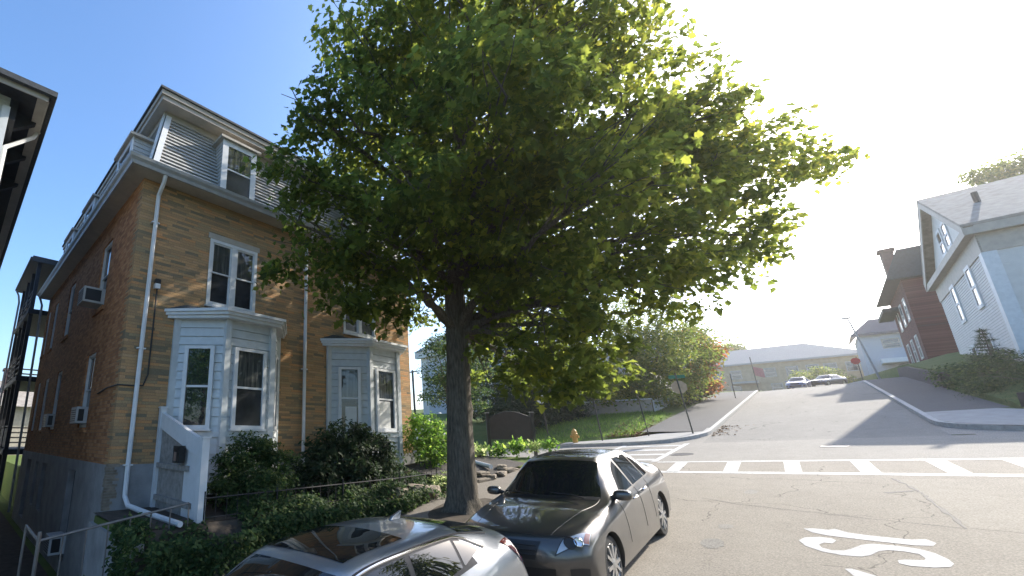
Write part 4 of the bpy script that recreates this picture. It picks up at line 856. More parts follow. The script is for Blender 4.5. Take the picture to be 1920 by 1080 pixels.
for (x, y, z, r) in LOBES:
    if r < 0.6: continue
    k = min(len(tp) - 3, max(6, int(np.searchsorted([p[2] for p in tp], 1.2 + 0.45 * (z - 1.2))))); a = Vector(tp[k])
    pts = limb(mb, a, (x, y, z), 0.05 + 0.045 * r, 0.025, 0.06, 7, 8, 0.035)
    for _ in range(int(3 + 4 * r)):
        d = rng.normal(0, 1, 3); d /= np.linalg.norm(d); limb(mb, pts[int(rng.integers(4, 9))], Vector((x, y, z)) + Vector(d) * r * 0.95, 0.022, 0.006, 0.03, 5, 5, 0.05)
mb.build('trunk', M['bark'], tree, smooth=True, fix=False)

def simple_tree(name, lobes, base, lab, mat, per, lp, sig, size, tmpl=OVAL, r0=0.2, group=None, cat='tree', tint=None, shell=(0.4, 1.0)):
    t = thing(name, base, lab, cat, group)
    P, N, C = clumps(lobes, per, lp, sig, shell)
    leaves('crown', P, N, size, tmpl, mat, t)
    mb = MB(); cx, cy, cz = np.mean([l[:3] for l in lobes], 0); b = Vector(base); top = Vector((cx, cy, cz))
    tr = limb(mb, (b.x, b.y, b.z - 0.1), top, r0, r0 * 0.45, 0.0, 9, 7, 0.015)
    for (x, y, z, r) in lobes: limb(mb, tr[int(rng.integers(2, 6))], (x, y, z), r0 * 0.35, 0.02, 0.04, 6, 6, 0.04)
    mb.build('trunk', M['bark'], t, smooth=True, fix=False); return t
simple_tree('green_tree', [(1.2 * x, 1.2 * y, 1.2 * z, 1.2 * r) for x, y, z, r in [(31.69, 7.16, 5.82, 1.86), (32.99, 5.57, 7.13, 1.62), (37.02, 5.05, 6.25, 1.81), (31.72, 6.04, 4.98, 1.95), (30.59, 7.47, 3.72, 1.3), (35.77, 5.43, 4.34, 1.57), (31.82, 8.35, 6.04, 1.75), (34.06, 8.36, 8.29, 1.88), (34.5, 6.6, 5.5, 1.9), (31, 6.6, 2.7, 1.2), (33, 6.0, 3.0, 1.3), (35.5, 5.8, 3.6, 1.3), (30.6, 8.6, 2.7, 1.4), (32, 9.6, 3.6, 1.7), (33.5, 8.0, 3.0, 1.3)]], (40.8, 9.0, 1.9), 'olive green tree over the far corner lawn', M['leaf_mid'], 22, 22, 0.27, 0.21)
simple_tree('turning_tree', [(46.87, 5.9, 7.33, 1.26), (48.77, 5.6, 7.08, 1.11), (47.0, 6.28, 5.58, 1.17), (47.16, 6.6, 8.43, 1.11), (47.5, 6.5, 4.2, 1.2)], (47.3, 6.9, 2.8), 'smaller tree turning orange beyond the olive green tree', M['leaf_orange'], 40, 18, 0.24, 0.24)
DK = [(20.38, 10.48, 5.28, 1.65), (22.91, 9.72, 4.96, 2.01), (24.41, 8.9, 4.96, 1.73), (21.95, 12.47, 3.43, 1.8), (23.75, 10.87, 3.43, 1.8), (26.48, 9.99, 2.97, 1.41), (22.07, 10.79, 8.08, 2.1), (24.41, 8.91, 7.5, 2.4), (23.3, 11.2, 1.9, 1.2), (24.9, 10.0, 1.9, 1.2)]
simple_tree('shade_tree', [(1.36 * x, 1.36 * y, 1.36 * z, 1.36 * r) for x, y, z, r in DK], (31.6, 14.2, 0.4), 'dense dark tree shading the lawn behind the brown board', M['leaf_dark'], 17, 22, 0.34, 0.24, r0=0.28)
simple_tree('shade_tree', [(35.5, 17.5, 2.6, 2.2), (36.5, 14.5, 2.6, 2.0), (38.5, 13.0, 2.8, 1.8), (34, 19.5, 3.0, 2.4), (40.5, 13.5, 5.0, 2.2), (38, 16, 5.5, 2.6), (33, 21.5, 4.5, 2.6)], (37, 16.0, 0.6), 'low dark tree behind the beige board fence', M['leaf_dark'], 16, 20, 0.34, 0.26, r0=0.25)
shrub('hedge', [(27.5 + 1.1 * k, 13.6 - 0.25 * k + 0.5 * (k % 2), 0.6 + 0.12 * k, 1.25) for k in range(8)] + [(27 + 1.6 * k, 14.4 - 0.3 * k, 2.0 + 0.1 * k, 1.3) for k in range(6)], (31, 13.4, 0.0), 'long dark hedge along the back of the shaded lawn', 'hedge', M['leaf_dark'], 30, 16, 0.22, 0.2)
ch = thing('white_cottage', (44, 13, 2.0), 'white cottage wall with dark windows just above the beige board fence', 'house')
MB().box((43, 52), (8.8, 20), (1.0, 5.2)).build('wall', M['white_wall'], ch)
mb = MB(); mb.quad((42.4, 8.2, 5.1), (42.4, 20.6, 5.1), (47.5, 20.6, 8.2), (47.5, 8.2, 8.2)); mb.quad((52.6, 20.6, 5.1), (52.6, 8.2, 5.1), (47.5, 8.2, 8.2), (47.5, 20.6, 8.2)); mb.build('roof', M['shingle'], ch)
for y_ in (10.6, 12.4, 15.0, 17.5): MB().box((42.95, 42.999), (y_ - 0.45, y_ + 0.45), (2.9, 4.3)).build('window', M['pane'], ch)
simple_tree('small_tree', [(16.9, 11.8, 4.1, 0.8), (17.1, 11.9, 2.9, 0.88), (17.0, 12.1, 1.9, 0.62), (18.31, 10.9, 3.34, 1.2), (18.6, 11.2, 1.9, 1.0), (17.8, 12, 4.4, 0.9)], (17.9, 11.6, -1.0), 'slender small tree behind the big maple trunk', M['leaf_ivy'], 62, 18, 0.17, 0.12, r0=0.09)
simple_tree('distant_tree', [(161.65, 14.13, 23.7, 3.3), (160, 17.0, 23.0, 3.3), (161, 12.5, 21.8, 2.8)], (161, 15, 9.0), 'hazy round tree behind the tan building', M['leaf_mid'], 12, 12, 0.6, 0.6)
simple_tree('distant_tree', [(0.7 * x, 0.7 * y, 0.7 * z, 0.7 * r) for x, y, z, r in [(104.11, -21.84, 36.2, 2.1), (106.24, -23.96, 36.93, 2.6), (102.55, -20.21, 35.48, 1.5), (106.1, -22.98, 34.0, 2.6), (108.17, -25.18, 35.48, 3.2), (112, -27, 34, 4)]], (77, -18, 6.5), 'grey green treetop above the white house roof', M['leaf_mid'], 26, 14, 0.35, 0.30)

# ------------------------------------------------------------------ cars
def cr(p0, p1, p2, p3, t, k=0.42):
    m1 = k * (p2 - p0); m2 = k * (p3 - p1); t2 = t * t; t3 = t2 * t
    return (2 * t3 - 3 * t2 + 1) * p1 + (t3 - 2 * t2 + t) * m1 + (-2 * t3 + 3 * t2) * p2 + (t3 - t2) * m2
class Skin:
    def __init__(s, T): s.T = np.array(T, float); s.n, s.m = s.T.shape[:2]
    def at(s, u, v, off=0.0, sgn=1):
        p = s._p(u, v)
        if off:
            e = 0.02; du = s._p(min(u + e, s.n - 1), v) - s._p(max(u - e, 0), v); dv = s._p(u, min(v + e, s.m - 1)) - s._p(u, max(v - e, 0))
            n = np.cross(dv, du); n /= np.linalg.norm(n) + 1e-9
            c = p - np.array((0.0, 0.0, 0.6))
            if n.dot(c) < 0: n = -n
            p = p + n * off
        return np.array((p[0], p[1] * sgn, p[2]))
    def _p(s, u, v):
        u = min(max(u, 0), s.n - 1.00001); v = min(max(v, 0), s.m - 1.00001); i = int(u); j = int(v); fu, fv = u - i, v - j
        def row(ii):
            ii = min(max(ii, 0), s.n - 1); g = lambda jj: s.T[ii, min(max(jj, 0), s.m - 1)]
            last = np.array((1, -1, 1)) * s.T[ii, s.m - 2] if j + 2 > s.m - 1 else g(j + 2)
            return cr(g(j - 1), g(j), g(j + 1), last, fv)
        return cr(row(i - 1), row(i), row(i + 1), row(i + 2), fu)
    def body(s, nu=9, nv=6):
        us = np.linspace(0, s.n - 1, (s.n - 1) * nu + 1); vsn = np.linspace(0, s.m - 1, (s.m - 1) * nv + 1)
        mb = MB(); rows = []
        for u in us:
            half = [s.at(u, v) for v in vsn]
            rows.append(half + [np.array((p[0], -p[1], p[2])) for p in half[-2::-1]])
        k = len(rows[0]); mb.add([p for r in rows for p in r], [(i * k + j, i * k + j + 1, (i + 1) * k + j + 1, (i + 1) * k + j) for i in range(len(us) - 1) for j in range(k - 1)])
        # floor and end caps
        for i in range(len(us) - 1): mb.f.append((i * k, (i + 1) * k, (i + 1) * k + k - 1, i * k + k - 1))
        mb.f.append(tuple(range(k))); mb.f.append(tuple((len(us) - 1) * k + j for j in range(k))[::-1])
        return mb
    def patch(s, corners, off, sgn=1, nu=10, nv=8):
        """curved patch from four (u, v) corners given in order"""
        a, b, c, d = [np.array(q, float) for q in corners]; mb = MB(); vs = []
        for i in range(nu + 1):
            for j in range(nv + 1):
                q = (a * (1 - i / nu) + b * (i / nu)) * (1 - j / nv) + (d * (1 - i / nu) + c * (i / nu)) * (j / nv)
                vs.append(s.at(q[0], q[1], off, sgn))
        mb.add(vs, [(i * (nv + 1) + j, i * (nv + 1) + j + 1, (i + 1) * (nv + 1) + j + 1, (i + 1) * (nv + 1) + j) for i in range(nu) for j in range(nv)])
        return mb
    def full(s, u0, u1, v0, v0b, off, nu=10, nv=14):
        """patch across the centreline"""
        mb = MB(); vs = []
        for i in range(nu + 1):
            t = i / nu; u = u0 + (u1 - u0) * t; va = v0 + (v0b - v0) * t; m = s.m - 1
            for j in range(nv + 1):
                w = -1 + 2 * j / nv; v = m - (m - va) * abs(w); vs.append(s.at(u, v, off, 1 if w < 0 else -1))
        mb.add(vs, [(i * (nv + 1) + j, i * (nv + 1) + j + 1, (i + 1) * (nv + 1) + j + 1, (i + 1) * (nv + 1) + j) for i in range(nu) for j in range(nv)])
        return mb
    def line(s, uv, r, off=0.004, sgn=1, n=10):
        pts = []
        for a, b in zip(uv[:-1], uv[1:]):
            for i in range(n): pts.append(s.at(a[0] + (b[0] - a[0]) * i / n, a[1] + (b[1] - a[1]) * i / n, off, sgn))
        pts.append(s.at(*uv[-1], off, sgn)); mb = MB(); mb.tube(pts, r, 6); return mb

def cut_arches(o, axles, r, hw):
    cut = MB()
    for x in axles:
        for sg in (1, -1): cut.lathe((x, sg * (hw - 0.28), 0.33), [(r, 0), (r, 0.5)], 28, (0, sg, 0))
    c = cut.build('arch_cutter', M['black'])
    m = o.modifiers.new('arches', 'BOOLEAN'); m.operation = 'DIFFERENCE'; m.object = c; m.solver = 'EXACT'
    M_ = c.matrix_world.copy(); c.parent = o; c.matrix_parent_inverse = Matrix.Identity(4)
    bpy.context.view_layer.update()
    dg = bpy.context.evaluated_depsgraph_get(); me = bpy.data.meshes.new_from_object(o.evaluated_get(dg))
    o.modifiers.clear(); o.data = me; bpy.data.objects.remove(c)
    me.shade_smooth(); me.set_sharp_from_angle(angle=R(50))
def wheel(car, x, sg, hw, r=0.325, spokes=5, detail=True):
    y = sg * (hw - 0.03)
    mb = MB(); mb.lathe((x, y - sg * 0.2, r), [(r * 0.66, 0.0), (r * 0.93, 0.0), (r, 0.025), (r, 0.165), (r * 0.95, 0.195), (r * 0.72, 0.2), (r * 0.67, 0.185)], 36, (0, sg, 0))
    w = mb.build('wheel', M['black'], car, local=True, smooth=True)
    MB().lathe((x, y - sg * 0.2, r), [(r * 0.70, 0.03), (r * 0.94, 0.003), (r * 1.003, 0.028), (r * 1.003, 0.165), (r * 0.955, 0.197), (r * 0.73, 0.203), (r * 0.70, 0.19)], 40, (0, sg, 0)).build('tyre', M['tyre'], w, local=True, smooth=True)
    mb = MB(); mb.lathe((x, y - sg * 0.02, r), [(r * 0.62, -0.02), (r * 0.695, -0.005), (r * 0.715, 0.012), (r * 0.68, 0.014), (r * 0.63, -0.01)], 40, (0, sg, 0))
    for k in range(spokes):
        a = 2 * math.pi * k / spokes + 0.3; d = Vector((math.cos(a), 0, math.sin(a))); s = Vector((-math.sin(a), 0, math.cos(a))); c = Vector((x, y - sg * 0.012, r))
        for q in (-1, 1):
            i0 = c + d * r * 0.10 + s * q * 0.02; i1 = c + d * r * 0.66 + s * q * 0.075
            mb.prism([i0 - s * 0.022, i0 + s * 0.022, i1 + s * 0.02, i1 - s * 0.02], Vector((0, sg * 0.022, 0)))
    mb.lathe((x, y - sg * 0.015, r), [(r * 0.2, -0.01), (r * 0.2, 0.025), (r * 0.1, 0.034)], 16, (0, sg, 0)); mb.build('rim', M['alloy'], w, local=True)
    MB().lathe((x, y - sg * 0.1, r), [(r * 0.66, -0.02), (r * 0.66, 0.0)], 28, (0, sg, 0)).build('brake_disc', M['black'], w, local=True)

SEDAN = [
 [(-2.00, .86, .24), (-2.05, .88, .27), (-2.10, .87, .28), (-2.15, .85, .28), (-2.28, .76, .28), (-2.36, .58, .28), (-2.40, .35, .28), (-2.41, 0, .28)],
 [(-1.95, .87, .22), (-2.00, .90, .38), (-2.10, .90, .55), (-2.20, .85, .62), (-2.33, .75, .64), (-2.41, .58, .65), (-2.45, .35, .65), (-2.46, 0, .65)],
 [(-1.85, .88, .20), (-1.90, .905, .36), (-2.00, .905, .60), (-2.12, .865, .86), (-2.22, .76, .99), (-2.31, .60, 1.035), (-2.35, .35, 1.06), (-2.36, 0, 1.07)],
 [(-1.65, .88, .20), (-1.65, .91, .36), (-1.68, .915, .60), (-1.70, .89, .86), (-1.72, .82, .985), (-1.84, .68, 1.055), (-1.90, .40, 1.085), (-1.92, 0, 1.095)],
 [(-1.15, .88, .19), (-1.15, .91, .36), (-1.15, .918, .60), (-1.15, .90, .85), (-1.22, .845, .97), (-1.16, .615, 1.35), (-1.13, .42, 1.415), (-1.12, 0, 1.435)],
 [(-.50, .88, .19), (-.50, .91, .36), (-.50, .918, .60), (-.50, .905, .83), (-.50, .855, .95), (-.50, .605, 1.39), (-.50, .42, 1.445), (-.50, 0, 1.465)],
 [(.15, .88, .19), (.15, .91, .36), (.15, .918, .60), (.15, .905, .81), (.17, .86, .93), (.15, .575, 1.355), (.18, .41, 1.41), (.20, 0, 1.43)],
 [(.78, .88, .19), (.78, .91, .36), (.78, .915, .60), (.78, .895, .79), (.80, .835, .92), (.80, .715, .955), (.93, .45, .985), (1.0, 0, .995)],
 [(1.40, .88, .20), (1.40, .905, .38), (1.40, .91, .60), (1.40, .885, .77), (1.40, .80, .875), (1.42, .66, .895), (1.45, .40, .925), (1.47, 0, .935)],
 [(1.78, .87, .20), (1.84, .885, .36), (1.88, .885, .56), (1.94, .845, .69), (2.02, .74, .77), (2.11, .60, .79), (2.20, .35, .80), (2.23, 0, .805)],
 [(1.85, .86, .20), (1.95, .875, .36), (2.03, .855, .50), (2.12, .79, .54), (2.22, .68, .55), (2.29, .55, .55), (2.345, .33, .55), (2.37, 0, .55)],
 [(1.85, .85, .19), (1.95, .84, .20), (2.02, .81, .20), (2.08, .75, .20), (2.17, .65, .20), (2.23, .52, .20), (2.28, .32, .20), (2.30, 0, .20)]]
HATCH = [
 [(-1.85, .80, .28), (-1.90, .82, .30), (-1.95, .82, .32), (-1.98, .80, .32), (-2.05, .70, .32), (-2.10, .55, .32), (-2.13, .33, .32), (-2.14, 0, .32)],
 [(-1.80, .82, .24), (-1.85, .86, .42), (-1.95, .86, .58), (-2.02, .82, .66), (-2.09, .72, .68), (-2.14, .55, .68), (-2.17, .33, .68), (-2.18, 0, .68)],
 [(-1.70, .83, .22), (-1.74, .865, .42), (-1.80, .865, .66), (-1.88, .83, .88), (-1.94, .74, 1.01), (-2.00, .60, 1.05), (-2.03, .36, 1.07), (-2.04, 0, 1.08)],
 [(-1.50, .84, .22), (-1.52, .87, .42), (-1.54, .875, .66), (-1.56, .855, .88), (-1.58, .79, 1.02), (-1.70, .62, 1.14), (-1.76, .38, 1.18), (-1.78, 0, 1.19)],
 [(-1.05, .84, .21), (-1.05, .87, .42), (-1.05, .875, .66), (-1.05, .865, .86), (-1.10, .80, 1.0), (-1.12, .64, 1.25), (-1.12, .44, 1.32), (-1.12, 0, 1.345)],
 [(-.45, .84, .21), (-.45, .87, .42), (-.45, .875, .66), (-.45, .865, .84), (-.45, .80, .96), (-.45, .665, 1.29), (-.45, .46, 1.355), (-.45, 0, 1.38)],
 [(.22, .84, .21), (.22, .87, .42), (.22, .875, .66), (.22, .86, .82), (.22, .80, .93), (.20, .64, 1.26), (.25, .45, 1.325), (.28, 0, 1.35)],
 [(1.0, .84, .21), (1.0, .87, .42), (1.0, .87, .64), (1.0, .85, .79), (1.0, .79, .90), (1.0, .66, .94), (1.12, .42, .965), (1.2, 0, .975)],
 [(1.40, .84, .21), (1.40, .87, .42), (1.40, .87, .62), (1.40, .84, .76), (1.40, .76, .86), (1.42, .63, .89), (1.47, .38, .91), (1.50, 0, .92)],
 [(1.65, .83, .21), (1.70, .85, .40), (1.74, .85, .56), (1.78, .80, .68), (1.84, .70, .75), (1.92, .56, .77), (1.98, .33, .785), (2.0, 0, .79)],
 [(1.70, .82, .21), (1.78, .83, .38), (1.84, .81, .50), (1.90, .75, .54), (1.98, .64, .55), (2.04, .50, .55), (2.08, .3, .55), (2.1, 0, .55)],
 [(1.70, .81, .20), (1.78, .80, .21), (1.83, .77, .21), (1.88, .70, .21), (1.95, .60, .21), (2.0, .48, .21), (2.03, .3, .21), (2.05, 0, .21)]]
def orient(o, fwd_az, slope_to, roll_to, loc):
    o.rotation_mode = 'XYZ'
    f = Vector((math.cos(fwd_az), math.sin(fwd_az), slope_to)).normalized(); l = Vector((-math.sin(fwd_az), math.cos(fwd_az), roll_to)); l = (l - f * l.dot(f)).normalized(); u = f.cross(l)
    o.matrix_world = Matrix(((f.x, l.x, u.x, loc[0]), (f.y, l.y, u.y, loc[1]), (f.z, l.z, u.z, loc[2]), (0, 0, 0, 1)))
def mirror_part(car, x, sg, y, z, paint):
    mb = MB(); mb.tube([(x - 0.02, sg * (y - 0.12), z - 0.04), (x - 0.02, sg * y, z)], [0.03, 0.035], 8)
    k = mb.build('mirror', M['black'], car, local=True)
    bm = bmesh.new(); bmesh.ops.create_uvsphere(bm, u_segments=20, v_segments=12, radius=1)
    for v in bm.verts:
        p = v.co; q = Vector((abs(p.x) ** 0.7 * math.copysign(1, p.x), abs(p.y) ** 0.7 * math.copysign(1, p.y), abs(p.z) ** 0.75 * math.copysign(1, p.z)))
        v.co = Vector((x + (0.09 * q.x if q.x > 0 else 0.03 * q.x), sg * (y + 0.08 + 0.115 * q.y), z + 0.02 + 0.068 * q.z))
    me = bpy.data.meshes.new('mirror_shell'); bm.to_mesh(me); bm.free(); me.shade_smooth(); me.materials.append(paint)
    o = bpy.data.objects.new('mirror_shell', me); COL.objects.link(o); o.parent = k
def make_car(name, T, paint, lab, ax, hw, sedan=True, fine=True, group=None):
    car = thing(name, (0, 0, 0), lab, 'car', group); s = Skin(T)
    body = s.body(*((9, 6) if fine else (4, 3))).build('body', paint, car, local=True, smooth=True)
    cut_arches(body, ax, 0.365, hw)
    for x in ax:
        for sg in (1, -1): wheel(car, x, sg, hw)
    mb = MB()
    for x in ax:
        for sg in (1, -1): mb.lathe((x, sg * (hw - 0.27), 0.33), [(0.362, 0), (0.36, -0.02)], 24, (0, sg, 0))
    mb.build('wheel_well', M['black'], car, local=True)
    g = M['glass_car']; o1 = 0.004
    s.full(6.06, 6.94, 5.10, 5.12, o1, 12, 18).build('windshield', g, car, local=True, smooth=True, fix=False)
    s.full(6.93, 7.05, 5.15, 5.25, 0.006, 3, 18).build('cowl', M['black'], car, local=True, fix=False)
    if sedan: s.full(3.10, 3.92, 5.12, 5.12, o1, 10, 16).build('rear_window', g, car, local=True, smooth=True, fix=False)
    else:
        s.full(3.05, 3.85, 5.12, 5.12, o1, 10, 16).build('rear_window', g, car, local=True, smooth=True, fix=False)
    for sg in (1, -1):
        s.patch([(3.80, 4.06), (6.97, 4.05), (6.15, 4.97), (4.00, 4.97)], 0.0025, sg, 18, 8).build('window_surround', M['black'], car, local=True, smooth=True, fix=False)
        if sedan:
            s.patch([(5.42, 4.12), (6.72, 4.12), (6.02, 4.90), (5.40, 4.90)], 0.005, sg).build('side_window', g, car, local=True, smooth=True, fix=False)
            s.patch([(4.35, 4.12), (5.32, 4.12), (5.30, 4.90), (4.42, 4.90)], 0.005, sg).build('side_window', g, car, local=True, smooth=True, fix=False)
            s.patch([(3.90, 4.14), (4.28, 4.12), (4.36, 4.88), (4.08, 4.86)], 0.005, sg).build('side_window', g, car, local=True, smooth=True, fix=False)
        else:
            s.patch([(5.20, 4.12), (6.72, 4.12), (6.02, 4.88), (5.16, 4.90)], 0.005, sg).build('side_window', g, car, local=True, smooth=True, fix=False)
            s.patch([(4.22, 4.20), (5.10, 4.12), (5.06, 4.90), (4.20, 4.86)], 0.005, sg).build('side_window', g, car, local=True, smooth=True, fix=False)
            s.patch([(3.62, 4.40), (4.16, 4.20), (4.14, 4.82), (3.9, 4.74)], 0.005, sg).build('side_window', g, car, local=True, smooth=True, fix=False)
            s.line([(3.45, 4.42), (3.86, 4.82), (4.1, 4.95), (5.0, 5.0), (6.0, 4.98), (6.97, 4.10)], 0.011, 0.006, sg).build('chrome_strip', M['chrome'], car, local=True, smooth=True)
        if fine:
            for u in (4.45, 5.37, 6.75):
                s.line([(u, 1.2), (u, 2.2), (u + 0.0, 3.2), (u, 4.04)], 0.0035, 0.0, sg).build('door_gap', M['black'], car, local=True)
            for u in ((4.72, 5.02), (5.62, 5.92)):
                p = [s.at(u[0] + (u[1] - u[0]) * k / 6, 3.42, 0.012 + 0.028 * math.sin(math.pi * k / 6), sg) for k in range(7)]
                MB().tube(p, 0.014, 8).build('door_handle', M['chrome'], car, local=True, smooth=True)
        mirror_part(car, 0.66 if sedan else 0.8, sg, 0.86 if sedan else 0.82, 0.98 if sedan else 0.95, paint)
    if sedan:
        for sg in (1, -1):
            h = s.patch([(8.62, 3.42), (9.12, 3.0), (9.72, 4.95), (9.18, 4.75)], 0.006, sg, 14, 12).build('headlight', M['lamp_lens'], car, local=True, smooth=True, fix=False)
            s.patch([(8.60, 3.38), (9.16, 2.92), (9.80, 5.05), (9.14, 4.80)], 0.003, sg, 14, 12).build('rim', M['black'], h, local=True, smooth=True, fix=False)
            s.patch([(8.70, 3.40), (9.10, 3.06), (9.18, 3.42), (8.76, 3.66)], 0.009, sg, 6, 6).build('turn_lens', M['lamp_amber'], h, local=True, smooth=True, fix=False)
            for (u, v, r) in ((9.30, 4.25, 0.062), (9.22, 3.72, 0.048)):
                c = s.at(u, v, 0.0, sg); nrm = Vector(s.at(u, v, 0.02, sg) - c).normalized()
                MB().lathe(Vector(c) + nrm * 0.004, [(r * 1.15, 0), (r * 1.15, 0.012), (r, 0.016), (r * 0.9, 0.006), (r * 0.2, 0.004)], 24, nrm).build('projector', M['black'] if v > 4 else M['chrome'], h, local=True, smooth=True)
            s.patch([(1.3, 3.2), (2.1, 2.8), (2.3, 4.0), (1.5, 4.6)], 0.006, sg).build('taillight', M['lamp_red'], car, local=True, smooth=True, fix=False)
            s.line([(7.0, 5.15), (8.0, 5.3), (9.05, 5.45)], 0.003, 0.0, sg).build('hood_gap', M['black'], car, local=True)
            s.patch([(10.25, 2.3), (10.7, 2.3), (10.7, 4.0), (10.25, 4.0)], 0.004, sg).build('fog_light_pocket', M['black'], car, local=True, smooth=True, fix=False)
        s.full(9.28, 9.98, 5.72, 5.95, 0.006, 8, 18).build('grille', M['black'], car, local=True, smooth=True, fix=False)
        mb = MB()
        for u in (9.45, 9.62, 9.79):
            pts = [s.at(u, 7 - 1.1 * abs(w), 0.012, 1 if w < 0 else -1) for w in np.linspace(-1, 1, 17)]; mb.tube(pts, 0.008, 6)
        mb.build('grille_bar', M['black'], car, local=True, smooth=True)
        s.full(10.25, 10.72, 5.0, 5.2, 0.005, 6, 18).build('lower_grille', M['black'], car, local=True, smooth=True, fix=False)
        pts = [s.at(9.02, 7 - 2.9 * abs(w), 0.001, 1 if w < 0 else -1) for w in np.linspace(-1, 1, 25)]; MB().tube(pts, 0.004, 5).build('hood_gap', M['black'], car, local=True)
        for (y0, y1) in ((0.55, -0.02), (-0.08, -0.62)):
            MB().tube([(1.0, y0, 1.0), (0.93, (y0 + y1) / 2 + 0.1, 1.03), (0.88, y1, 1.045)], 0.010, 6).build('wiper', M['black'], car, local=True)
        s.full(5.05, 5.85, 6.0, 6.0, 0.004, 8, 12).build('sunroof', g, car, local=True, smooth=True, fix=False)
    else:
        for sg in (1, -1):
            tl = s.patch([(2.0, 3.35), (2.22, 3.3), (2.72, 4.3), (2.3, 4.35)], 0.007, sg).build('taillight', M['lamp_red'], car, local=True, smooth=True, fix=False)
            s.patch([(1.5, 3.0), (1.85, 2.95), (2.2, 3.3), (2.0, 3.6)], 0.007, sg).build('lower_lens', M['lamp_red'], tl, local=True, smooth=True, fix=False)
            s.patch([(8.62, 3.42), (9.12, 3.0), (9.6, 4.95), (9.18, 4.75)], 0.006, sg).build('headlight', M['lamp_lens'], car, local=True, smooth=True, fix=False)
            s.line([(6.1, 5.06), (5.0, 5.08), (4.0, 5.06), (3.1, 4.95)], 0.008, 0.001, sg).build('roof_gutter', M['black'], car, local=True, smooth=True)
        s.full(4.85, 5.85, 5.75, 5.75, 0.004, 12, 14).build('sunroof', M['glass_car'], car, local=True, smooth=True, fix=False)
        p = [s.at(u, 7, 0.0) for u in (3.98, 4.12, 4.25)]
        MB().prism([(p[0][0], -0.022, p[0][2] - 0.01), (p[0][0] - 0.03, -0.008, p[0][2] + 0.075), (p[1][0] + 0.02, -0.010, p[1][2] + 0.035), (p[2][0], -0.016, p[2][2] - 0.01)], (0, 0.035, 0)).build('fin_antenna', M['silver'], car, local=True, bevel=0.006)
    return car
sedan = make_car('parked_car', SEDAN, M['sedan'], 'dark grey sedan with sunroof parked facing us in front of the maple', (-1.39, 1.39), 0.90, group='cars parked along the near kerb')
orient(sedan, math.pi + 0.02, -0.094, 0.05, (7.83, 2.95, zr(7.83, 2.95)))
hatch = make_car('parked_car', HATCH, M['silver'], 'silver hatchback with glass sunroof cut off by the bottom edge', (-1.3, 1.3), 0.86, sedan=False, group='cars parked along the near kerb')
orient(hatch, math.pi + 0.01, -0.094, 0.05, (2.62, 3.02, zr(2.62, 3.02)))
f1 = make_car('parked_car', SEDAN, M['blue_car'], 'pale blue car in the far street before the tan building', (-1.39, 1.39), 0.90, fine=False, group='cars at the end of the far street')
orient(f1, math.pi - 0.12, -0.08, 0.0, (80, 1.55, zr(80, 1.55) + 0.02))
f2 = make_car('parked_car', SEDAN, M['navy_car'], 'dark navy car half hidden at the end of the far street', (-1.39, 1.39), 0.90, fine=False, group='cars at the end of the far street')
orient(f2, math.pi - 0.5, -0.06, 0.0, (84, -0.9, zr(84, -0.9) + 0.02))

# ------------------------------------------------------------------ corner objects
def post_sign(name, x, y, lab, h, mat='post_dark', lean=(0, 0), z=None, r=0.03):
    z = G(x, y) if z is None else z; s = thing(name, (x, y, z), lab, 'sign post')
    MB().tube([(x, y, z - 0.1), (x + lean[0], y + lean[1], z + h)], r, 8).build('post', M[mat], s); return s, z
bd = thing('notice_board', (17.2, 8.7, -0.8), 'dark brown arched board on two posts above the flower bed', 'sign')
a, b = Vector((16.75, 9.35, 0)), Vector((17.75, 7.95, 0)); U = (b - a).normalized(); L = (b - a).length; Nn = Vector((U.y, -U.x, 0))
for q in (0, L): 
    MB().obox(a + U * q, U, Nn, Z_, (-0.06, 0.06), (-0.06, 0.06), (-1.0, 0.93)).build('post', M['post_dark'], bd)
    MB().obox(a + U * q, U, Nn, Z_, (-0.08, 0.08), (-0.08, 0.08), (0.931, 0.97)).build('post_cap', M['gutter'], bd)
pts = [a + U * 0.07 + Vector((0, 0, -0.12))] + [a + U * (L - 0.07) + Vector((0, 0, -0.12))] + [a + U * (0.07 + (L - 0.14) * (1 - t)) + Vector((0, 0, 0.72 + 0.24 * math.sin(math.pi * t))) for t in np.linspace(0, 1, 17)]
MB().prism([p - Nn * 0.03 for p in pts], Nn * 0.06).build('panel', M['brown'], bd)
tr = pts[2:]; mb = MB(); mb.tube([p + Vector((0, 0, 0.015)) for p in tr], 0.03, 6); mb.build('panel_edge', M['post_dark'], bd)
# flower bed along the board
for i, (x, y, s) in enumerate([(14.7 + 0.32 * k, 8.75 - 0.2 * k + rng.normal(0, 0.08), rng.uniform(0.8, 1.15)) for k in range(9)]):
    zz = zwalk(x, 6.9) + 0.26
    pl = thing('bedding_plant', (x, y, zz), 'leafy green bedding plant in the row before the brown board', 'plant', 'bedding plants before the brown board')
    m = 150; d = rng.normal(0, 1, (m, 3)) * np.array((0.13, 0.13, 0.10)) * s + np.array((x, y, zz + 0.16))
    leaves('foliage', d, rng.normal(0, 1, (m, 3)) + np.array((0, 0, 0.6)), 0.16 * s, BLADE if i % 2 else OVAL, M['leaf_bright'] if i % 3 else M['leaf_pale'], pl, droop=-1.2)
post_sign('sign_post', 24.9, 10.3, 'tall dark post behind the hydrant with a small red and white sign', 2.6, lean=(-0.1, 0.2))
ps = bpy.data.objects['sign_post']; z = G(24.9, 10.3)
MB().obox((24.76, 10.5, z + 2.2), (0.3, -0.95, 0), (-0.95, -0.3, 0), Z_, (-0.18, 0.18), (0.0, 0.01), (0, 0.45)).build('sign_plate', M['white'], ps)
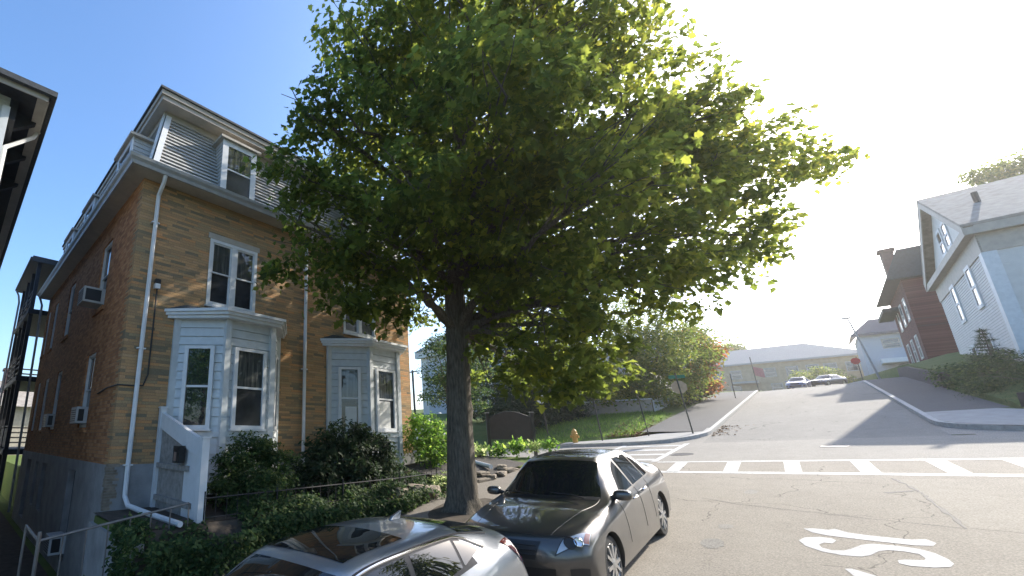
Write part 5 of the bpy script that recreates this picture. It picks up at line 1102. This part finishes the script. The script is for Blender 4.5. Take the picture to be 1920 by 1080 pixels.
MB().obox((24.75, 10.5, z + 2.38), (0.3, -0.95, 0), (-0.95, -0.3, 0), Z_, (-0.16, 0.16), (0.011, 0.014), (0.05, 0.2)).build('sign_band', M['sign_red'], ps)
post_sign('sign_post', 25.1, 7.75, 'tall plain dark post at the kerb in front of the lawn', 2.75, lean=(-0.05, 0.2))
post_sign('sign_post', 26.2, 6.0, 'thin dark post on the brown bank beside the concrete corner', 2.2, lean=(-0.05, 0.2), r=0.022)
st, z = post_sign('stop_sign', 26.4, 4.3, 'back of an octagonal stop sign with a green street name blade', 2.9, 'post_green', (-0.15, 0.22), z=zr(26.4, 4.3) + 0.12)
cxs = Vector((26.28, 4.47, z + 2.2)); Uo = Vector((0.25, -0.97, 0)).normalized(); No = Vector((-0.97, -0.25, 0)).normalized()
oc = [cxs + Uo * 0.33 * math.cos(R(22.5 + 45 * k)) + Vector((0, 0, 1)) * 0.33 * math.sin(R(22.5 + 45 * k)) + No * -0.045 for k in range(8)]
MB().prism(oc, No * 0.008).build('sign_plate', M['sign_back'], st)
MB().obox(cxs + Vector((0, 0, 0.42)), Uo, No, Z_, (-0.34, 0.30), (-0.006, 0.006), (0, 0.17)).build('street_name_blade', M['sign_green'], st)
hy = thing('fire_hydrant', (24.75, 8.9, zr(24.2, 8.9) + 0.1), 'yellow fire hydrant on the far kerb seen over the sedan roof', 'hydrant')
hx, hy_, hz_ = 24.75, 8.95, zr(24.2, 8.95) + 0.1
MB().lathe((hx, hy_, hz_), [(0.17, 0), (0.17, 0.05), (0.12, 0.06), (0.125, 0.5), (0.16, 0.51), (0.16, 0.55), (0.135, 0.57), (0.12, 0.68), (0.07, 0.76), (0.03, 0.78), (0.03, 0.84)], 20).build('barrel', M['yellow'], hy, smooth=True)
for d in ((0.0, -1, 0), (0, 1, 0), (-1, 0, 0)): MB().lathe((hx, hy_, hz_ + 0.40), [(0.055, 0.1), (0.055, 0.17), (0.07, 0.172), (0.07, 0.20), (0.03, 0.21)], 12, d).build('nozzle', M['yellow'], hy, smooth=True)
# board fence on the lawn, white low fence behind
bf = thing('board_fence', (36.5, 9, 1.2), 'beige board fence at the top of the lawn', 'fence')
mb = MB(); y = 7.9
while y < 13.5: mb.box((36.5, 36.56), (y, y + 0.28), (G(36, y) - 0.2, 2.55 - 0.01 * y)); y += 0.285
mb.build('boards', M['fence_beige'], bf)
MB().box((36.42, 36.64), (7.85, 13.5), (2.5, 2.58)).build('cap_rail', M['white'], bf)
wf = thing('white_fence', (38, 7.8, 1.5), 'white panel fence running back from the beige fence beside the sidewalk', 'fence')
mb = MB(); x = 36.65
while x < 42: mb.box((x, x + 0.8), (7.80, 7.86), (G(x, 7.8) - 0.2, 2.45 + 0.13 * (x - 36.6))); x += 0.83
mb.build('panels', M['white'], wf)
mb = MB(); x = 36.65
while x < 42: mb.box((x + 0.80, x + 0.829), (7.74, 7.9), (G(x, 7.8) - 0.2, 2.52 + 0.13 * (x - 36.6))); x += 0.83
mb.build('post', M['vinyl'], wf)
shrub('hedge', [(43.5, 6.9, 3.2, 0.7), (44.5, 6.9, 3.4, 0.8), (45.6, 7.0, 3.4, 0.8), (42.8, 7.0, 2.9, 0.6)], (44.2, 7.0, 2.3), 'dark hedge below the orange tree by the sidewalk', 'hedge', M['leaf_dark'], 60, 14, 0.15, 0.16)
# grass tufts on the far lawn and bank
n = 15000; gx = rng.uniform(25.0, 36.4, n); gy = rng.uniform(6.7, 14, n); k = (gx > 25.0 + 1.6 * np.exp(-(gy - 6.7)))
gz = np.array([G(a, b) for a, b in zip(gx, gy)])
tagged(leaves('lawn_grass', np.stack([gx, gy, gz - 0.01], 1)[k], rng.normal(0, 1, (n, 3))[k] * np.array((1, 1, 0.2)), 0.16, BLADE, M['leaf_bright'], None, droop=-2.5), 'short sunlit grass on the corner lawn', 'grass', kind='stuff')
n = 1400; gx = 25.6 + rng.exponential(1.6, n); gy = 6.4 + rng.uniform(0, 1, n) ** 2 * 1.6; gz = np.array([G(a, b) for a, b in zip(gx, gy)]) + 0.02
tagged(leaves('leaf_litter', np.stack([gx, gy, gz], 1), np.tile((0, 0, 1.5), (n, 1)), 0.11, MAPLE, M['litter'], None), 'brown dead leaves on the bank by the stop sign', 'leaf litter', kind='stuff')
n = 120; gx = rng.uniform(26, 30, n); gy = 3.65 - rng.exponential(0.25, n)
tagged(leaves('leaf_litter', np.stack([gx, gy, [zr(a, b) + 0.02 for a, b in zip(gx, gy)]], 1), np.tile((0, 0, 2.5), (n, 1)), 0.09, MAPLE, M['litter'], None), 'brown leaves swept along the far kerb', 'leaf litter', kind='stuff')

# ------------------------------------------------------------------ far buildings
def simple_window(parent, o, U, N, w, h, frame='white', pane='pane', t=0.12, mull=True):
    mb = MB(); ob = lambda a, b, c: mb.obox(o, U, N, Z_, a, b, c)
    ob((0, t), (-0.02, 0.05), (0, h)); ob((w - t, w), (-0.02, 0.05), (0, h)); ob((t, w - t), (-0.02, 0.05), (h - t, h)); ob((t, w - t), (-0.02, 0.06), (0, t))
    if mull: ob((t, w - t), (-0.02, 0.045), (h / 2 - t / 3, h / 2 + t / 3))
    f = mb.build('window', M[frame], parent); MB().obox(o, U, N, Z_, (t, w - t), (-0.02, 0.02), (t, h - t)).build('pane', M[pane], f); return f
SX = 130.0; tb = thing('tan_building', (SX, 3, 8.5), 'long two storey tan brick building with grey hip roof closing the far street', 'building')
by0, by1, bz, bt = -7.6, 22, 8.0, 15.6
MB().box((SX, SX + 14), (by0, by1), (bz, bt)).build('wall', M['tan_wall'], tb)
mb = MB(); e = 0.6
A, B_, C_, D = (SX - e, by0 - e, bt), (SX - e, by1 + e, bt), (SX + 14 + e, by1 + e, bt), (SX + 14 + e, by0 - e, bt); r1, r2 = (SX + 7, 0.4, bt + 4.1), (SX + 7, by1, bt + 4.1)
mb.quad(A, B_, r2, r1); mb.add([A, r1, D], [(0, 1, 2)]); mb.quad(D, r1, r2, C_); mb.build('roof', M['shingle'], tb)
MB().box((SX - e - 0.05, SX - e + 0.2), (by0 - e, by1 + e), (bt - 0.35, bt - 0.005)).build('fascia', M['gutter'], tb)
for y in (14.9, 11.6, 6.2, 2.9, 0.0, -2.4, -5.3): simple_window(tb, (SX, y + 0.9, 12.3), (0, -1, 0), (-1, 0, 0), 1.8, 1.9, 'gutter')
for y in (15.2, 12.0, 5.6, -5.6): simple_window(tb, (SX, y + 0.9, 9.0), (0, -1, 0), (-1, 0, 0), 1.7, 1.9, 'gutter')
MB().box((SX - 2.2, SX - 0.001), (8.2, 12.4), (11.1, 11.5)).build('entrance_canopy', M['gutter'], tb)
fp = thing('flagpole', (100, 6.6, 7.0), 'dark flagpole with a red and white flag before the tan building', 'flagpole')
MB().tube([(100, 6.6, 6.5), (100, 6.75, 13.0)], 0.07, 8).build('pole', M['post_dark'], fp)
mb = MB(); vs = [(100 + 0.1 * math.sin(3 * t), 6.70 - 1.2 * t, 11.4 - 1.5 * s - 0.5 * t) for t in np.linspace(0, 1, 9) for s in (0, 1)]; mb.add(vs, [(2 * i, 2 * i + 1, 2 * i + 3, 2 * i + 2) for i in range(8)]); mb.build('flag', M['flag_red'], fp)
shrub('hedge', [(110.7, 1.65, 10.2, 1.3), (112.73, -0.3, 10.6, 1.7), (114.91, -2.08, 10.4, 1.7), (116.43, -3.19, 9.8, 1.2)], (113, -0.5, 8.0), 'green bushes in front of the tan building behind the far cars', 'hedge', M['leaf_mid'], 22, 14, 0.3, 0.34)
lp = thing('street_lamp', (58, -3.4, zr(58, -2.6)), 'slim grey street lamp leaning over the far street', 'street lamp')
MB().tube([(58, -3.6, zr(58, -2.6)), (58, -3.2, 7.6), (58, -2.85, 10.1)], [0.08, 0.065, 0.045], 8).build('pole', M['gutter'], lp)
MB().obox((57.95, -2.8, 10.12), (0, 1, 0), (1, 0, 0), Z_, (-0.25, 0.35), (-0.12, 0.12), (-0.06, 0.05)).build('lamp_head', M['gutter'], lp)
s2, z = post_sign('stop_sign', 62, -2.85, 'red stop sign at the top of the far street', 2.3, 'post_dark', z=zr(62, -2.6) + 0.1)
oc = [Vector((61.95, -2.75 + 0.31 * math.cos(R(22.5 + 45 * k)), z + 1.9 + 0.31 * math.sin(R(22.5 + 45 * k)))) for k in range(8)]
MB().prism(oc, (-0.02, 0, 0)).build('sign_plate', M['sign_red'], s2)
post_sign('sign_post', 47.5, 4.6, 'thin blue grey post on the far sidewalk', 2.0, z=zr(47.5, 4.0) + 0.13)
# white gabled house on the right
wx, wy = 39.0, -7.0; wz0, wz1 = 2.6, 10.2; wl_, wd = 13.0, 14.0
wh = thing('white_house', (wx, wy, wz0), 'large white house with a gable over the right side of the street', 'house')
mb = MB(); lap(mb, (wx + wl_, wy, wz0), (wx, wy, wz0), (wx, wy, wz1), (wx + wl_, wy, wz1), 0.15, 0.02); lap(mb, (wx, wy, wz0), (wx, wy - wd, wz0), (wx, wy - wd, wz1), (wx, wy, wz1), 0.15, 0.02)
mb.quad((wx + wl_, wy, wz0), (wx + wl_, wy - wd, wz0), (wx + wl_, wy - wd, wz1), (wx + wl_, wy, wz1))
gm = (wx + wl_ / 2, wy, wz1 + 4.2); mb.add([(wx, wy, wz1), (wx + wl_, wy, wz1), gm], [(0, 2, 1)])
mb.build('wall', M['white_wall'], wh, fix=False)
e = 0.42; zE = wz1 + 0.55
mb = MB(); gx_, gz2 = wx + wl_ / 2, wz1 + 4.75
mb.prism([(wx - e, wy + e, zE), (wx - e, wy - wd, zE), (gx_, wy - wd, gz2), (gx_, wy + e, gz2)], (0, 0, 0.16)); mb.prism([(wx + wl_ + e, wy + e, zE), (gx_, wy + e, gz2), (gx_, wy - wd, gz2), (wx + wl_ + e, wy - wd, zE)], (0, 0, 0.16)); mb.build('roof', M['shingle_tan'], wh)
mb = MB(); mb.box((wx - e + 0.02, wx + 0.0), (wy - wd, wy + 0.02), (wz1 + 0.1, zE - 0.005)); mb.box((wx - e + 0.02, wx + wl_ + e), (wy + 0.021, wy + e - 0.05), (wz1 + 0.1, wz1 + 0.5))
mb.box((wx - 0.06, wx - 0.022), (wy - wd, wy), (wz1 - 0.9, wz1 + 0.098)); mb.box((wx - 0.06, wx + wl_), (wy + 0.022, wy + 0.06), (wz1 - 0.9, wz1 + 0.098))
for sg in (1, -1):
    x0 = wx - e if sg > 0 else wx + wl_ + e
    mb.prism([(x0, wy + e - 0.06, zE - 0.45), (x0, wy + e - 0.06, zE - 0.004), (gx_, wy + e - 0.06, gz2 - 0.004), (gx_, wy + e - 0.06, gz2 - 0.45)], (0, 0.05, 0))
mb.build('cornice', M['cornice'], wh)
MB().box((wx - 0.07, wx + 0.5), (wy - 0.4, wy + 0.07), (wz0, wz1 - 0.902)).build('corner_board', M['white'], wh)
for x in (42.0, 46.8): simple_window(wh, (x, wy + 0.02, 7.0), (1, 0, 0), (0, 1, 0), 1.3, 2.5, 'white', 'screen', 0.2)
for x in (43.0, 47.0): simple_window(wh, (x, wy + 0.02, 3.4), (1, 0, 0), (0, 1, 0), 1.3, 2.2, 'white', 'screen', 0.2)
simple_window(wh, (43.6, wy + 0.0, 11.2), (1, 0, 0), (0, 1, 0), 1.3, 1.7, 'white', 'pane_pale', 0.18); simple_window(wh, (45.4, wy + 0.0, 11.2), (1, 0, 0), (0, 1, 0), 1.3, 1.7, 'white', 'pane_pale', 0.18)
MB().tube([(wx + 3.0, wy - 1.0, 12.2), (wx + 3.0, wy - 1.0, 13.6)], 0.12, 8).build('vent_pipe', M['post_dark'], wh)
# red brick house
rx, ry = 61.0, -6.6; rz0, rz1 = 4.6, 13.4
rh = thing('red_house', (rx, ry, rz0), 'tall narrow red brick house with dark green roof behind the white house', 'house')
MB().box((rx, rx + 11), (ry - 7, ry), (rz0, rz1)).build('wall', M['red_wall'], rh)
mb = MB(); mb.prism([(rx - 0.7, ry + 0.9, rz1), (rx - 0.7, ry - 7.8, rz1), (rx - 0.7, ry - 6.5, rz1 + 2.6), (rx - 0.7, ry - 0.2, rz1 + 2.6)], (12.4, 0, 0)); mb.box((rx + 6, rx + 12.2), (ry + 0.001, ry + 1.0), (rz1 - 1.6, rz1 - 1.25)); mb.build('roof', M['roof_green'], rh)
mb = MB(); mb.box((rx + 8.2, rx + 9.2), (ry - 1.0, ry - 0.2), (rz1 + 2.0, rz1 + 5.0)); mb.box((rx + 8.05, rx + 9.35), (ry - 1.15, ry - 0.05), (rz1 + 5.001, rz1 + 5.25)); mb.build('chimney', M['red_plain'], rh)
for z in (6.6, 10.0):
    simple_window(rh, (rx, ry - 2.2, z), (0, -1, 0), (-1, 0, 0), 1.2, 2.0, 'red_plain', 'screen', 0.12)
    for x in (62.5, 65.5, 68.5): simple_window(rh, (x, ry, z), (1, 0, 0), (0, 1, 0), 1.3, 2.1, 'white_wall', 'screen', 0.14)
# pale blue house with dark roof
qx, qy = 112.0, -6.0
bh = thing('pale_house', (qx, qy, 10), 'pale house with dark blue roof beyond the red brick house', 'house')
MB().box((qx, qx + 12), (qy - 14, qy), (9.0, 16.6)).build('wall', M['grey_wall'], bh)
mb = MB(); mb.quad((qx - 0.7, qy + 0.8, 16.4), (qx - 0.7, qy - 14.8, 16.4), (qx + 3.5, qy - 13, 19.4), (qx + 3.5, qy - 1.8, 19.4)); mb.quad((qx + 12.7, qy + 0.8, 16.4), (qx - 0.7, qy + 0.8, 16.4), (qx + 3.5, qy - 1.8, 19.4), (qx + 9, qy - 1.8, 19.4)); mb.quad((qx + 3.5, qy - 1.8, 19.4), (qx + 3.5, qy - 13, 19.4), (qx + 9, qy - 13, 19.4), (qx + 9, qy - 1.8, 19.4)); mb.build('roof', M['roof_blue'], bh)
MB().box((qx - 0.8, qx - 0.702), (qy - 14.8, qy + 0.8), (16.1, 16.5)).build('fascia', M['roof_blue'], bh)
for y in (-8.2, -10.2): simple_window(bh, (qx, y, 13.8), (0, -1, 0), (-1, 0, 0), 1.9, 1.6, 'cornice', 'pane', 0.16)
MB().box((qx - 3, qx - 0.001), (qy - 9, qy - 1.5), (11.2, 11.9)).build('porch_roof', M['white'], bh)
# retaining walls, bushes on the right
rw = MB()
vs = []; XS = [42.5, 45, 48, 51, 55, 60]
for x in XS: vs += [(x, -4.75, zr(x, -2.6) - 0.2), (x, -4.78, zr(x, -2.6) + 1.05), (x, -5.12, zr(x, -2.6) + 1.05), (x, -5.12, zr(x, -2.6) - 0.2)]
rw.add(vs, [(i * 4 + k, i * 4 + (k + 1) % 4, i * 4 + 4 + (k + 1) % 4, i * 4 + 4 + k) for i in range(len(XS) - 1) for k in range(4)] + [(0, 1, 2, 3), (20, 21, 22, 23)])
tagged(rw.build('retaining_wall', M['wall_dark'], bevel=0.03), 'dark stone retaining wall along the far right sidewalk', 'wall')
rw = MB(); rw.box((26.6, 29.9), (-6.6, -6.25), (zr(27, -2.6) - 0.1, zr(27, -2.6) + 1.0)); rw.box((26.6, 26.95), (-16, -6.601), (zr(27, -2.6) - 0.1, zr(27, -2.6) + 1.0)); rw.prism([(29.9, -6.6, zr(28, -2.6) - 0.1), (30.2, -5.1, zr(28, -2.6) - 0.1), (29.95, -4.9, zr(28, -2.6) - 0.1), (29.6, -6.3, zr(28, -2.6) - 0.1)], (0, 0, 1.15)); tagged(rw.build('retaining_wall', M['wall_dark'], bevel=0.03), 'low brown wall at the corner below the bushes', 'wall')
k = 0.72
shrub('corner_bush', [(35.4, -5.3, 2.3, 0.95), (37.3, -5.3, 2.6, 0.95), (39.3, -5.3, 2.9, 0.9), (41.3, -5.2, 3.2, 0.85), (43.0, -5.1, 3.6, 0.7), (36.4, -6.0, 3.2, 1.0), (38.4, -6.0, 3.5, 0.95), (40.4, -5.9, 3.7, 0.8)], (37, -5.6, 2.7), 'rounded green bush before the white house on the right', 'bush', M['leaf_ivy'], 42, 16, 0.16, 0.16)
shrub('corner_bush', [(30.4, -5.6, 1.5, 0.85), (32.0, -5.2, 1.8, 0.95), (33.8, -5.2, 2.1, 1.0), (30.9, -6.2, 2.3, 1.05), (32.8, -6.0, 2.7, 1.05), (29.6, -7.0, 1.9, 1.1), (28.2, -7.6, 1.5, 1.0), (34.6, -6.0, 2.9, 1.0), (29.0, -8.4, 2.5, 1.2), (27.6, -8.8, 1.9, 1.1)], (31, -7.2, 1.2), 'dark spreading evergreen bush at the right edge', 'bush', M['needle'], 42, 16, 0.16, 0.16, BLADE)
k = 0.7
cf = thing('young_conifer', (37.9, -5.95, 2.6), 'young conifer with level branches before the white house wall', 'tree')
P, N = [], []; mb = MB(); cx_, cy_ = 37.9, -5.95
for z in np.arange(3.0, 5.15, 0.16):
    rr = 0.95 * (5.3 - z) / 2.3
    for a in rng.uniform(0, 2 * math.pi, 7):
        e_ = Vector((cx_ + rr * math.cos(a), cy_ + rr * math.sin(a), z + 0.1 * rr)); mb.tube([(cx_, cy_, z - 0.03), e_], [0.012, 0.004], 4)
        for t in rng.uniform(0.1, 1, 22): P.append((cx_ + (e_.x - cx_) * t, cy_ + (e_.y - cy_) * t, z + (e_.z - z) * t)); N.append((0, 0, 1))
leaves('crown', P, N, 0.20, BLADE, M['needle'], cf, droop=-0.1); mb.tube([(cx_, cy_, 2.5), (cx_, cy_, 5.2)], [0.06, 0.01], 7); mb.build('trunk', M['bark'], cf)
# grey house behind the brick house corner
gh = thing('grey_house', (46, 31, 1.0), 'blue grey house with white corner trim glimpsed right of the brick house', 'house')
gx0, gy0, gz0, gzt = 45.0, 33.7, -1.0, 10.6
MB().box((gx0, gx0 + 12), (gy0 - 12, gy0), (gz0, gzt)).build('wall', M['grey_wall'], gh)
MB().box((gx0 - 0.08, gx0 + 0.4), (gy0 - 0.9, gy0 + 0.05), (gz0, gzt - 0.8)).build('corner_board', M['white_wall'], gh)
MB().box((gx0 - 0.6, gx0 - 0.001), (gy0 - 12, gy0 + 0.6), (gzt - 0.8, gzt)).build('cornice', M['white_wall'], gh)
mb = MB(); mb.quad((gx0 - 0.7, gy0 + 0.7, gzt + 0.01), (gx0 - 0.7, gy0 - 12, gzt + 0.01), (gx0 + 5, gy0 - 12, gzt + 4.2), (gx0 + 5, gy0 - 4.0, gzt + 4.2)); mb.quad((gx0 + 12, gy0 + 0.7, gzt + 0.01), (gx0 - 0.7, gy0 + 0.7, gzt + 0.01), (gx0 + 5, gy0 - 4.0, gzt + 4.2), (gx0 + 12, gy0 - 4, gzt + 4.2)); mb.build('roof', M['shingle'], gh)
up_ = thing('utility_pole', (44, 34.6, 1.0), 'thin wooden utility pole beside the brick house corner', 'utility pole')
MB().tube([(44, 34.3, -2), (44, 34.5, 8.3)], 0.14, 8).build('pole', M['post_dark'], up_); MB().box((43.9, 44.0), (33.6, 35.4), (8.0, 8.15)).build('crossarm', M['post_dark'], up_)
# low houses behind, far left
lh = thing('tan_house', (0, 45, -4), 'tan house with shingled roof and brick chimney far behind the porches', 'house')
MB().box((-6, 8), (45, 55), (-4, 2.6)).build('wall', M['fence_beige'], lh)
mb = MB(); mb.quad((-7, 44.3, 2.4), (9, 44.3, 2.4), (8, 50, 5.0), (-6, 50, 5.0)); mb.build('roof', M['shingle_tan'], lh)
mb = MB(); mb.box((3.0, 4.0), (47, 48), (3.6, 5.6)); mb.box((2.9, 4.1), (46.9, 48.1), (5.601, 5.8)); mb.build('chimney', M['red_plain'], lh)
# trees and a house on the camera's own side of the street: they show only as reflections in glass and paint
simple_tree('street_tree', [(3, -9, 4.5, 2.6), (4.6, -8.6, 6.2, 2.4), (1.6, -9.4, 6.4, 2.4), (3.2, -9, 8.2, 2.2)], (3, -9, -2.0), 'green maple across the street, seen as a reflection in the bay windows', M['leaf_mid'], 16, 16, 0.3, 0.26)
simple_tree('street_tree', [(15.0, -6.9, 2.4, 1.6), (14.0, -6.8, 4.4, 1.8), (12.4, -6.6, 3.0, 1.8), (12.6, -7.2, 5.8, 1.6), (10.8, -6.6, 2.4, 1.5)], (13.2, -6.8, -1.0), 'low crowned tree across the street, seen in the car windows', M['leaf_mid'], 20, 16, 0.28, 0.24)
simple_tree('street_tree', [(-18, -6.6, 3.6, 2.6), (-16.6, -6.0, 5.4, 2.4), (-19.4, -7.0, 5.6, 2.6), (-18, -6.6, 7.6, 2.2)], (-18, -6.6, -3.6), 'broad yellow green tree down the street behind the camera', M['leaf_bright'], 14, 16, 0.3, 0.28)

# ------------------------------------------------------------------ air: one even haze box round everything
hz_m = bpy.data.materials.new('haze'); hz_m.use_nodes = True; hn = hz_m.node_tree.nodes; hl = hz_m.node_tree.links
hn.remove(hn['Principled BSDF']); pv = hn.new('ShaderNodeVolumePrincipled'); pv.inputs['Color'].default_value = (1.0, 0.98, 0.95, 1); pv.inputs['Density'].default_value = 0.00062; pv.inputs['Anisotropy'].default_value = 0.6
hl.new(pv.outputs[0], hn['Material Output'].inputs['Volume'])
hz_o = MB().box((-120, 260), (-160, 160), (-18, 32)).build('haze', hz_m); tagged(hz_o, kind='stuff')
SC.cycles.volume_bounces = 0
